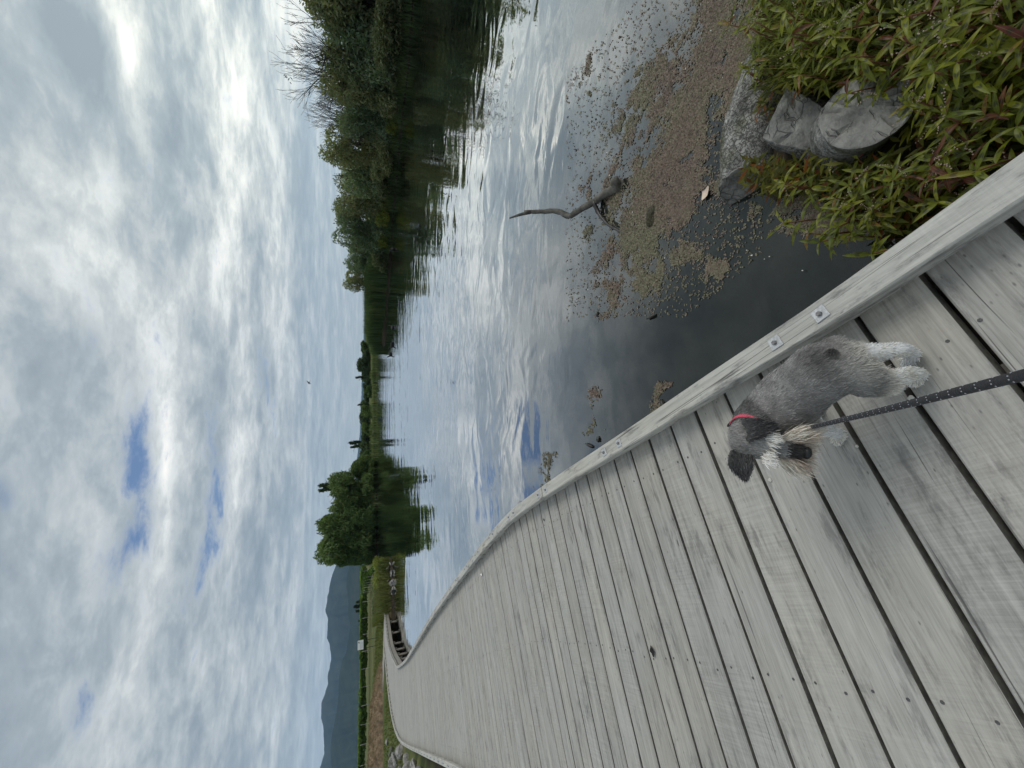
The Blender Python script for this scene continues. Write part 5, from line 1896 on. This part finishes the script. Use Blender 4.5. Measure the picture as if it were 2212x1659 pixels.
# fine grassy stems in the upper, yellower part of the patch
yg = scatter([(3090, -100), (3700, -100), (3650, 230), (3400, 330), (3150, 330), (3060, 200)], 2600)
P = np.array([G(a_, b_, .12) for a_, b_ in yg]); P[:, 2] = zground(P[:, 0], P[:, 1])
P = P[P[:, 2] > -.06]
ux, uy, _ = PX(P + np.array([0, 0, .15]))
P = P[~in_poly(ux, uy, STUMP_PX)]
tag(link('grass', blades('grass', P, RNG.uniform(.12, .34, len(P)), RNG.uniform(.003, .008, len(P)), M['leaf_yellow'], .9)), 'thin yellow green stems among the leaves right of the stump', kind='stuff')


# ------------------------------------------------------------------ small things lying on the deck
M['deadleaf'] = plain('black dead leaf', (0.016, 0.014, 0.012), .6, 0, .3, .3, 30)
M['pebble'] = plain('pale pebble', (0.50, 0.49, 0.45), .8, 0, .3, .1, 60)
tag(link('dead_leaf', small_leaf_mesh('dead_leaf', .055, .034, M['deadleaf'], .3, 9), None, tuple(G(2571, 2564, DK + .004)), (0, 0, .5)), 'small black dead leaf alone on the middle of the deck', 'leaf')
tag(link('dead_leaf', small_leaf_mesh('dead_leaf', .03, .016, M['deadleaf'], .3, 10), None, tuple(G(2142, 2046, DK + .004)), (0, 0, 1.2)), 'tiny dark leaf on the deck near the kerb joint', 'leaf')
tag(link('white_feather', small_leaf_mesh('white_feather', .10, .028, M['flake'], .5, 2), None, tuple(G(1898, 2262, DK + .004)), (0, 0, 2.0)), 'white feather lying on the planks by the far kerb', 'feather')
peb = rock_mesh('pebble', 5, M['pebble'], .6)
for x, y, s, lab in [(3586, 1567, .020, 'round pale pebble in the plank gap behind the dog'), (3031, 1889, .019, 'white pebble on the plank left of the dog head'), (3373, 1757, .013, 'small pale pebble by the front paw'), (3057, 1832, .012, 'tiny white grit below the dog ear')]:
    tag(link('pebble', peb, None, tuple(G(x, y, DK + .005)), (0, 0, 1), (s, s * .8, s)), lab, 'pebble')


# ------------------------------------------------------------------ the dog
DG = np.array([0.0, 0.72, DK])       # dog's origin on the deck


def fur_fn(t, b, o):
    at = t.node('ShaderNodeAttribute', attribute_name='tint')
    t.link(at.outputs['Color'], b.inputs['Base Color'])
    b.inputs['Roughness'].default_value = .65
    b.inputs['Specular IOR Level'].default_value = .25
    try:
        b.inputs['Sheen Weight'].default_value = .15
    except Exception:
        pass


M['fur'] = material('dog hair', fur_fn)
M['nose'] = plain('wet black nose', (0.010, 0.010, 0.011), .35, 0, .5, .3, 120, .3)
M['eye'] = plain('dark eye', (0.012, 0.008, 0.006), .08, 0, .6, .1, 10)
M['collar'] = plain('pink collar webbing', (0.70, 0.10, 0.16), .6, 0, .3, .12, 200, .2)


def dog():
    a = lambda x, y, z: np.array([x, y - .72, z])
    J = {}; Rr = {}; Ed = []

    def j(n, x, y, z, r, par=None):
        J[n] = a(x, y, z); Rr[n] = r
        if par: Ed.append((par, n))
    j('hip', .032, .735, .300, .084)
    j('loin', -.004, .785, .294, .081, 'hip')
    j('ribs', -.045, .835, .282, .092, 'loin')
    j('chest', -.092, .885, .285, .086, 'ribs')
    j('neckbase', -.122, .898, .340, .068, 'chest')
    j('neck', -.150, .888, .388, .052, 'neckbase')
    j('skull', -.172, .862, .420, .050, 'neck')
    j('brow', -.180, .830, .402, .043, 'skull')
    j('muzzle', -.186, .795, .372, .030, 'brow')
    j('snout', -.190, .768, .347, .023, 'muzzle')
    j('rump', .056, .703, .292, .062, 'hip')
    j('tail', .074, .684, .342, .018, 'rump')
    # hind legs
    for s, nm, kx, px in ((1, 'R', .0, (.081, .645)), (-1, 'L', .0, (.023, .629))):
        lx, ly = .75 * s * .054, .66 * s * .054
        j('thigh' + nm, .050 + lx, .702 + ly, .235, .046, 'rump')
        j('knee' + nm, .042 + lx * 1.0, .695 + ly * 1.0, .170, .034, 'thigh' + nm)
        j('hock' + nm, px[0] + .012 + s * .004, px[1] + .004, .098, .019, 'knee' + nm)
        j('ankle' + nm, px[0] + .006, px[1] + .010, .032, .0155, 'hock' + nm)
        j('toe' + nm, px[0] - .012, px[1] + .030, .015, .018, 'ankle' + nm)
    # front legs
    for s, nm, pw in ((1, 'R', (-.100, .918)), (-1, 'L', (-.168, .846))):
        lx, ly = .75 * s * .052, .66 * s * .052
        j('shoulder' + nm, -.100 + lx, .880 + ly, .235, .042, 'chest')
        j('elbow' + nm, -.094 + lx * 1.15, .872 + ly * 1.15, .165, .025, 'shoulder' + nm)
        j('wrist' + nm, pw[0] + .012, pw[1] - .004, .062, .019, 'elbow' + nm)
        j('pawbase' + nm, pw[0], pw[1], .022, .018, 'wrist' + nm)
        j('fronttoe' + nm, pw[0] - .020, pw[1] + .016, .014, .017, 'pawbase' + nm)
    bm = bmesh.new()
    def ball(c, r):
        ret = bmesh.ops.create_icosphere(bm, subdivisions=3, radius=1.0)
        for v in ret['verts']: v.co = Vector(c + np.array(v.co) * r)
    for n_ in J: ball(J[n_], Rr[n_])
    for p_, q_ in Ed:
        steps = max(2, int(np.linalg.norm(J[q_] - J[p_]) / (min(Rr[p_], Rr[q_]) * .45)))
        for f_ in np.linspace(0, 1, steps + 1)[1:-1]:
            ball(J[p_] * (1 - f_) + J[q_] * f_, Rr[p_] * (1 - f_) + Rr[q_] * f_)
    me = bpy.data.meshes.new('body'); bm.to_mesh(me); bm.free()
    tmp = bpy.data.objects.new('tmp', me); C.objects.link(tmp)
    rm = tmp.modifiers.new('remesh', 'REMESH'); rm.mode = 'VOXEL'; rm.voxel_size = .0055
    sm = tmp.modifiers.new('smooth', 'SMOOTH'); sm.factor = .5; sm.iterations = 20
    dg = bpy.context.evaluated_depsgraph_get(); dg.update()
    body = bpy.data.meshes.new_from_object(tmp.evaluated_get(dg))
    bpy.data.objects.remove(tmp)
    body.name = 'body'; body.materials.clear(); body.materials.append(M['fur'])
    body.polygons.foreach_set('use_smooth', np.ones(len(body.polygons), bool))

    # --- coat: every patch of skin belongs to the nearest bone
    DARK, MID, PALE, WHITE = np.array([.085, .082, .080]), np.array([.20, .195, .19]), np.array([.46, .44, .40]), np.array([.78, .74, .66])
    bones = [(p, q) for p, q in Ed]
    BA = np.array([J[p] for p, q in bones]); BB = np.array([J[q] for p, q in bones])

    def nearest(P):
        best = np.full(len(P), 1e9); bi = np.zeros(len(P), int); bt = np.zeros(len(P))
        for k in range(len(bones)):
            ab = BB[k] - BA[k]; L = ab @ ab
            t_ = np.clip((P - BA[k]) @ ab / L, 0, 1)
            rad = Rr[bones[k][0]] * (1 - t_) + Rr[bones[k][1]] * t_
            d = np.linalg.norm(P - BA[k] - t_[:, None] * ab, axis=1) - rad
            m_ = d < best
            best[m_] = d[m_]; bi[m_] = k; bt[m_] = t_[m_]
        return bi, bt
    fwd = np.array([-.62, .70, 0.0]); fwd /= np.linalg.norm(fwd)
    hdir = J['snout'] - J['skull']; hdir /= np.linalg.norm(hdir)

    def coat(P, Nn):
        """colour, hair length and lie of the hair at points on the skin"""
        bi, bt = nearest(P); n = len(P)
        col = np.zeros((n, 3)); ln = np.full(n, .012); lie = np.tile(-fwd * .8 + np.array([0, 0, -.45]), (n, 1)); wid = np.full(n, .0011); lift = np.full(n, .28)
        v1 = fbm(P[:, 0] * 38 + 9, P[:, 1] * 38 + P[:, 2] * 30 + 9, 81, 4)
        v2 = fbm(P[:, 0] * 140 + 9, P[:, 1] * 140 + P[:, 2] * 120 + 9, 82, 3)
        for k, (p, q) in enumerate(bones):
            m_ = bi == k
            if not m_.any(): continue
            t_ = bt[m_][:, None]; nm = p + '>' + q
            leg = q[:-1] if q[-1] in 'RL' else q
            if leg in ('hock', 'ankle', 'toe', 'wrist', 'pawbase', 'fronttoe'):
                c = WHITE * 1.0 + 0 * t_
                ln[m_] = .015 if leg in ('hock', 'ankle', 'wrist', 'pawbase') else .018
                lie[m_] = np.array([0, 0, -1.0]); wid[m_] = .0016; lift[m_] = .20
                if leg in ('toe', 'fronttoe'): lie[m_] = np.array([-.3, .3, -.75]); lift[m_] = .30
            elif leg == 'knee':
                c = MID * 1.2 * (1 - t_) + WHITE * .8 * t_; ln[m_] = .018 + .012 * t_[:, 0]; lie[m_] = np.array([.1, -.1, -1.0])
            elif leg == 'elbow':
                c = MID * .7 * (1 - t_) + PALE * t_; ln[m_] = .020; lie[m_] = np.array([.15, -.15, -1.0])
            elif leg == 'thigh':
                c = MID * .9 + 0 * t_; ln[m_] = .013; lie[m_] = np.array([.3, -.3, -1.0])
            elif leg == 'shoulder':
                c = MID * .75 + 0 * t_; ln[m_] = .012; lie[m_] = np.array([.3, -.3, -.9])
            elif nm == 'hip>rump': c = (DARK * .65 + MID * .9) * (1 - t_) + MID * t_
            elif nm == 'rump>tail': c = DARK * .7 + 0 * t_; lie[m_] = np.array([.5, -.5, .6]); ln[m_] = .016
            elif nm == 'chest>neckbase': c = (DARK * .65 + MID * .9) * (1 - t_) + DARK * 1.3 * t_; ln[m_] = .013
            elif nm == 'neckbase>neck': c = DARK * 1.3 * (1 - t_) + MID * .9 * t_; ln[m_] = .013
            elif nm == 'neck>skull': c = MID * 1.25 + 0 * t_; ln[m_] = .012; lie[m_] = np.array([.1, .5, .3])
            elif nm == 'skull>brow': c = MID * 1.6 + 0 * t_; ln[m_] = .010; lie[m_] = -hdir + np.array([0, .1, .2])
            elif nm == 'brow>muzzle': c = MID * 1.2 + 0 * t_; ln[m_] = .012; lie[m_] = hdir
            elif nm == 'muzzle>snout': c = DARK * .6 + 0 * t_; ln[m_] = .010; lie[m_] = hdir
            else: c = (DARK * .65 + MID * .9) + 0 * t_
            col[m_] = c
        # salt and pepper on the trunk
        v3 = fbm(P[:, 0] * 13 + 3, P[:, 1] * 13 + P[:, 2] * 9 + 3, 83, 3)
        lv = .30 + .85 * v1 + .75 * v3 + .5 * (v2 - .5)
        col = col * lv[:, None]
        # paler belly and the pale rear below the tail
        under = np.clip((-Nn[:, 2] - .25) * 1.6, 0, 1)[:, None] * ((P[:, 2] > .16) & (P[:, 2] < .34))[:, None]
        col = col * (1 - under * .6) + PALE * under * .6
        rr_ = np.exp(-(np.linalg.norm((P - a(.060, .662, .262)) / np.array([.046, .040, .062]), axis=1) ** 2))[:, None]
        col = col * (1 - rr_) + WHITE * 1.05 * rr_
        ln = np.where(rr_[:, 0] > .4, .022, ln)
        dk = np.exp(-(np.linalg.norm((P - a(.060, .705, .365)) / np.array([.045, .045, .035]), axis=1) ** 2))[:, None]
        col = col * (1 - dk * .8) + DARK * .5 * dk * .8
        an = np.exp(-(np.linalg.norm((P - a(.058, .645, .262)) / .013, axis=1) ** 2))[:, None]
        col = col * (1 - an * .85) + np.array([.05, .03, .022]) * an * .85
        return np.clip(col, .012, .8), ln, lie, wid, lift

    nf = len(body.polygons)
    cen = np.zeros(nf * 3, np.float32); body.polygons.foreach_get('center', cen); cen = cen.reshape(-1, 3).astype(float)
    nrm = np.zeros(nf * 3, np.float32); body.polygons.foreach_get('normal', nrm); nrm = nrm.reshape(-1, 3).astype(float)
    at = body.attributes.new('tint', 'FLOAT_COLOR', 'FACE')
    cc = np.ones((nf, 4), np.float32); cc[:, :3] = coat(cen, nrm)[0] * .8
    at.data.foreach_set('color', cc.ravel())
    root = tag(empty('dog', tuple(DG)), 'grey and white schnauzer dog with pink collar looking back up from the deck', 'dog')
    link('body', body, root)

    def strands(name, P, Nn, ln, lie, wid, lift, col, parent, wave=.12, tipw=.25):
        n = len(P)
        lie = lie / (np.linalg.norm(lie, axis=1)[:, None] + 1e-9)
        tg = lie - Nn * (lie * Nn).sum(1)[:, None]; tg /= np.linalg.norm(tg, axis=1)[:, None] + 1e-6
        d0 = tg * (1 - lift[:, None]) + Nn * lift[:, None] + RNG.normal(0, .13, (n, 3)); d0 /= np.linalg.norm(d0, axis=1)[:, None]
        d1 = d0 * .5 + lie * .65 + RNG.normal(0, wave, (n, 3)); d1 /= np.linalg.norm(d1, axis=1)[:, None]
        d2 = d1 * .6 + lie * .6 + RNG.normal(0, wave, (n, 3)); d2 /= np.linalg.norm(d2, axis=1)[:, None]
        L = ln * RNG.uniform(.65, 1.25, n)
        p0 = P - Nn * .001; p1 = p0 + d0 * (L * .36)[:, None]; p2 = p1 + d1 * (L * .34)[:, None]; p3 = p2 + d2 * (L * .30)[:, None]
        sd_ = np.cross(d1, Nn + RNG.normal(0, .45, (n, 3))); sd_ /= np.linalg.norm(sd_, axis=1)[:, None] + 1e-6
        w = (wid / 2)[:, None] * sd_
        V = np.stack([p0 - w, p0 + w, p1 - w, p1 + w, p2 - w * .8, p2 + w * .8, p3 - w * tipw, p3 + w * tipw], 1).reshape(-1, 3)
        b = np.arange(n)[:, None] * 8
        lp = np.concatenate([b + np.array([[0, 1, 3, 2]]), b + np.array([[2, 3, 5, 4]]), b + np.array([[4, 5, 7, 6]])], 0)
        ct = col * RNG.uniform(.62, 1.45, (n, 1))
        me_ = mesh_np(name, V, lp.ravel(), np.full(len(lp), 4), M['fur'], np.clip(np.concatenate([ct * .85, ct, ct * 1.12]), .008, .85))
        o_ = link(name, me_, parent)
        return o_

    # sample the skin
    body.calc_loop_triangles()
    vv = np.zeros(len(body.vertices) * 3, np.float32); body.vertices.foreach_get('co', vv); vv = vv.reshape(-1, 3).astype(float)
    tr_ = np.zeros(len(body.loop_triangles) * 3, np.int32); body.loop_triangles.foreach_get('vertices', tr_); tr_ = tr_.reshape(-1, 3)
    A_, B_, C_ = vv[tr_[:, 0]], vv[tr_[:, 1]], vv[tr_[:, 2]]
    cr = np.cross(B_ - A_, C_ - A_); ar = np.linalg.norm(cr, axis=1)
    N = 52000
    k = RNG.choice(len(ar), N, p=ar / ar.sum())
    u = RNG.random((N, 2)); fl = u.sum(1) > 1; u[fl] = 1 - u[fl]
    P = A_[k] + (B_[k] - A_[k]) * u[:, :1] + (C_[k] - A_[k]) * u[:, 1:]
    Nn = cr[k] / (ar[k][:, None] + 1e-12)
    col, ln, lie, wid, lift = coat(P, Nn)
    o_ = strands('coat', P, Nn, ln, lie, wid, lift, col, root); o_['kind'] = 'stuff'

    # --- head: beard, eyebrows, ears, nose, eyes
    mz, sn, br = J['muzzle'], J['snout'], J['brow']
    lat = np.array([1.0, -.05, 0]); lat -= hdir * (lat @ hdir); lat /= np.linalg.norm(lat)
    upv = np.cross(lat, hdir); upv = -upv if upv[2] < 0 else upv      # out of the top of the muzzle
    n = 5200
    tt = RNG.random(n) * 1.15 - .25
    ang = RNG.uniform(-1, 1, n); ang = np.sign(ang) * (.30 + .70 * np.abs(ang)) * math.pi
    # ang 0 = top of the muzzle, +-pi = chin; the top itself stays short and dark
    rad = .030 - .006 * tt
    side = np.sin(ang)[:, None] * lat; topc = np.cos(ang)[:, None] * upv
    Nb = side + topc
    Pb = mz + (sn - mz) * tt[:, None] + Nb * rad[:, None]
    Lb = RNG.uniform(.048, .088, n) * (1 - .25 * np.clip(tt, 0, 1)) * np.where(np.abs(ang) < 1.2, .75, 1)
    lieb = hdir * .95 + side * .42 + np.array([0, 0, -.22])
    tipf = np.clip((tt - .45) * 1.3, 0, 1)[:, None]
    colb = np.array([.66, .60, .52]) * (1 - tipf) + np.array([.30, .19, .13]) * tipf
    colb = np.where((np.abs(ang) < .95)[:, None], colb * .55, colb)
    strands('beard', Pb, Nb, Lb, lieb, np.full(n, .0019), np.full(n, .42), colb, root, .22, .15)
    # short dark hair on the bridge
    n = 1100
    tt = RNG.random(n) * 1.0 + .05; ang = RNG.normal(0, .45, n)
    Nb = np.sin(ang)[:, None] * lat + np.cos(ang)[:, None] * upv
    Pb = mz + (sn - mz) * tt[:, None] + Nb * .024
    strands('bridge_hair', Pb, Nb, RNG.uniform(.010, .018, n), np.tile(hdir, (n, 1)) + Nb * .1, np.full(n, .0016), np.full(n, .2), np.tile(np.array([[.022, .021, .021]]), (n, 1)), root)
    for s in (-1, 1):
        # eyebrow: a pale brush standing out over each eye
        n = 240
        base = br + hdir * .012 + lat * s * .025 + upv * .036
        Pb = base + lat * (RNG.normal(0, .0085, n))[:, None] + hdir * RNG.normal(0, .006, n)[:, None] + upv * RNG.normal(0, .003, n)[:, None]
        Nb = np.tile(upv, (n, 1))
        lieb = np.tile(hdir * .9 + upv * .55 + lat * s * .12, (n, 1)) + lat * RNG.normal(0, .25, n)[:, None]
        strands('eyebrow', Pb, Nb, RNG.uniform(.020, .032, n), lieb, np.full(n, .0017), np.full(n, .5), np.tile(np.array([[.80, .77, .70]]), (n, 1)), root, .12, .15)
        ev, ef = [], []
        bm = bmesh.new(); bmesh.ops.create_uvsphere(bm, u_segments=14, v_segments=10, radius=.0085)
        em = bpy.data.meshes.new('eye'); bm.to_mesh(em); bm.free(); em.materials.append(M['eye'])
        em.polygons.foreach_set('use_smooth', np.ones(len(em.polygons), bool))
        link('eye', em, root, tuple(br + hdir * .026 + lat * s * .025 + upv * .020))
    # nose with two nostrils
    bm = bmesh.new(); bmesh.ops.create_uvsphere(bm, u_segments=20, v_segments=14, radius=1)
    for v in bm.verts:
        c = v.co
        w = 1 - .25 * max(0, -c.z)
        c.x *= .0175 * w; c.y *= .0125; c.z *= .0135
        for s in (-1, 1):
            q = Vector((s * .0075, .0105, -.001)); dd = (c - q).length
            if dd < .006: c.y -= .004 * (1 - dd / .006)
    nm_ = bpy.data.meshes.new('nose'); bm.to_mesh(nm_); bm.free(); nm_.materials.append(M['nose'])
    nm_.polygons.foreach_set('use_smooth', np.ones(len(nm_.polygons), bool))
    no = link('nose', nm_, root)
    no.matrix_local = Matrix(((lat[0], hdir[0], upv[0], 0), (lat[1], hdir[1], upv[1], 0), (lat[2], hdir[2], upv[2], 0), (0, 0, 0, 1)))
    no.location = tuple(sn + hdir * .022 + upv * .008)

    # ears: folded flaps with thickness
    def ear(path, across, wdt):
        """flap that follows a path from its root to its tip"""
        n = 11; m_ = 7; V = []
        pts = spline(np.array(path), n)
        base, tip = pts[0], pts[-1]
        for i, p in enumerate(pts):
            s = i / (n - 1); w = wdt * (.85 + .15 * math.sin(math.pi * min(1, s * 1.4))) * (1 - (max(0, s - .45) / .55) ** 1.25 * .82)
            tang = pts[min(n - 1, i + 1)] - pts[max(0, i - 1)]; tang /= np.linalg.norm(tang)
            ac = across - tang * (across @ tang); ac /= np.linalg.norm(ac) + 1e-9
            nn_ = np.cross(ac, tang)
            for q in range(m_):
                f_ = -1 + 2 * q / (m_ - 1)
                V.append(p + ac * f_ * w / 2 + nn_ * (f_ * f_) * (-.010) * (1 - s))
        V = np.array(V); F1 = []
        for i in range(n - 1):
            for q in range(m_ - 1):
                c0 = i * m_ + q; F1.append((c0, c0 + 1, c0 + m_ + 1, c0 + m_))
        me_ = mesh('ear', V, F1)
        bm = bmesh.new(); bm.from_mesh(me_)
        bmesh.ops.recalc_face_normals(bm, faces=bm.faces)
        bmesh.ops.solidify(bm, geom=bm.faces[:], thickness=.004)
        bm.to_mesh(me_); bm.free(); me_.materials.append(M['fur'])
        me_.polygons.foreach_set('use_smooth', np.ones(len(me_.polygons), bool))
        at_ = me_.attributes.new('tint', 'FLOAT_COLOR', 'FACE')
        c_ = np.ones((len(me_.polygons), 4), np.float32); c_[:, :3] = .052
        at_.data.foreach_set('color', c_.ravel())
        e_ = link('ear', me_, root)
        # short hair on the flap
        nf_ = len(me_.polygons)
        ce = np.array([p_.center[:] for p_ in me_.polygons]); ne = np.array([p_.normal[:] for p_ in me_.polygons])
        kk = RNG.integers(0, nf_, 2600)
        Pe = ce[kk] + RNG.normal(0, .0028, (2600, 3)); Ne = ne[kk]
        le = np.tile((tip - base) / np.linalg.norm(tip - base), (2600, 1))
        strands('ear_hair', Pe, Ne, RNG.uniform(.007, .012, 2600), le, np.full(2600, .0013), np.full(2600, .16), np.tile(np.array([[.062, .060, .060]]), (2600, 1)) * RNG.choice([.7, 1, 1.9], (2600, 1), p=[.5, .35, .15]), e_)

    sk_ = J['skull']
    e0 = sk_ + lat * .034 + upv * .036 - hdir * .006
    ear([e0, e0 + upv * .026 + lat * .010, e0 + upv * .030 + lat * .018 + hdir * .022, e0 + upv * .010 + lat * .028 + hdir * .062], lat * .85 - hdir * .35, .062)
    e1 = sk_ - lat * .036 + upv * .034 - hdir * .012
    ear([e1, e1 - lat * .022 + upv * .016, e1 - lat * .044 + upv * .010 + hdir * .006, e1 - lat * .074 - upv * .012 + hdir * .020], hdir * .95 - lat * .15, .060)
    # collar round the neck with a black slide and a ring
    ax = J['neck'] - J['neckbase']; ax /= np.linalg.norm(ax)
    c0 = J['neck'] - ax * .006
    u0 = np.cross(ax, [0, 0, 1.0]); u0 /= np.linalg.norm(u0); v0 = np.cross(ax, u0)
    V = []; Fc = []; n = 40
    for i in range(n):
        an = 2 * math.pi * i / n
        r_ = u0 * math.cos(an) + v0 * math.sin(an)
        for rad_, h_ in ((.0585, -.0070), (.0585, .0070), (.0560, .0070), (.0560, -.0070)):
            V.append(c0 + r_ * rad_ + ax * h_)
    for i in range(n):
        i2 = (i + 1) % n
        for q in range(4):
            q2 = (q + 1) % 4
            Fc.append((i * 4 + q, i * 4 + q2, i2 * 4 + q2, i2 * 4 + q))
    col_o = link('collar', mesh('collar', V, Fc, M['collar']), root)
    # slide sits where the collar shows, at the back of the neck on the far side
    back = np.array([.12, .75, .6]); back -= ax * (back @ ax); back /= np.linalg.norm(back)
    t2 = np.cross(ax, back)
    v, f = box_vf((0, 0, 0), (.008, .022, .006), np.stack([t2, ax, back], 1))
    link('slide', mesh('slide', v + c0 + back * .0592, f, M['black']), col_o)
    return J, Rr, root


DJ, DR, dog_root = dog()

# ------------------------------------------------------------------ the lead
def rope_fn(t, b, o):
    tc = t.node('ShaderNodeTexCoord').outputs['Object']
    n = t.noise(tc, 260, 2, .6)
    t.link(t.mix(n, (0.010, 0.010, 0.012), (0.040, 0.040, 0.045)), b.inputs['Base Color'])
    b.inputs['Roughness'].default_value = .75
    t.link(t.bump(n, .8, .002), b.inputs['Normal'])


M['rope'] = material('black braided rope', rope_fn)
M['stitch'] = plain('pale reflective thread', (0.42, 0.42, 0.46), .5, .0, .4, .1, 200)


def lead():
    p0 = G(3150, 1692, DK + .235)
    p1 = AY(4150, 1447, .16)
    e = tag(empty('dog_lead', tuple(p0)), 'black rope lead with pale stitching running from the dog to the viewer', 'lead')
    n = 60
    s = np.linspace(0, 1, n)
    line = p0 + (p1 - p0) * s[:, None]
    line[:, 2] -= .012 * np.sin(math.pi * s)
    d = (line[1] - line[0]); d /= np.linalg.norm(d)
    L = np.linalg.norm(p1 - p0)
    v, f = tube_vf(line - p0, .0058, 10, True)
    link('rope', mesh('rope', v, f, M['rope'], True), e)
    v, f = tube_vf([np.zeros(3), d * .006, d * .055, d * .066], [.0065, .0088, .0088, .0066], 14, True)
    link('sleeve', mesh('sleeve', v, f, M['black'], True), e)
    # a snap hook and ring
    side = np.cross(d, FW); side /= np.linalg.norm(side)
    v, f = tube_vf([d * .004, -d * .012 + side * .004, -d * .022 + side * .001, -d * .030 - side * .004, -d * .026 - side * .010, -d * .014 - side * .009, -d * .004 - side * .004], .0022, 8, True)
    link('snap_hook', mesh('snap_hook', v, f, M['steel'], True), e)
    # stitches wrap half round the rope at a slant
    mb = MB()
    u = np.cross(d, [0, 0, 1.0]); u /= np.linalg.norm(u); w = np.cross(d, u)
    st = .082
    while st < L - .01:
        c = p0 + (p1 - p0) * (st / L) - p0; c = c + np.array([0, 0, -.012 * math.sin(math.pi * st / L)])
        for k in range(10):
            an = 2 * math.pi * k / 10
            r_ = u * math.cos(an) + w * math.sin(an)
            q = c + r_ * .0060 + d * (.004 * math.sin(an))
            tq = -u * math.sin(an) + w * math.cos(an)
            mb.add(*box_vf(q, (.0013, .0007, .0008), np.stack([tq, d, r_], 1)))
        st += .0275
    o = mb.build('reflective_stitching', M['stitch'], e); o['kind'] = 'stuff'


lead()
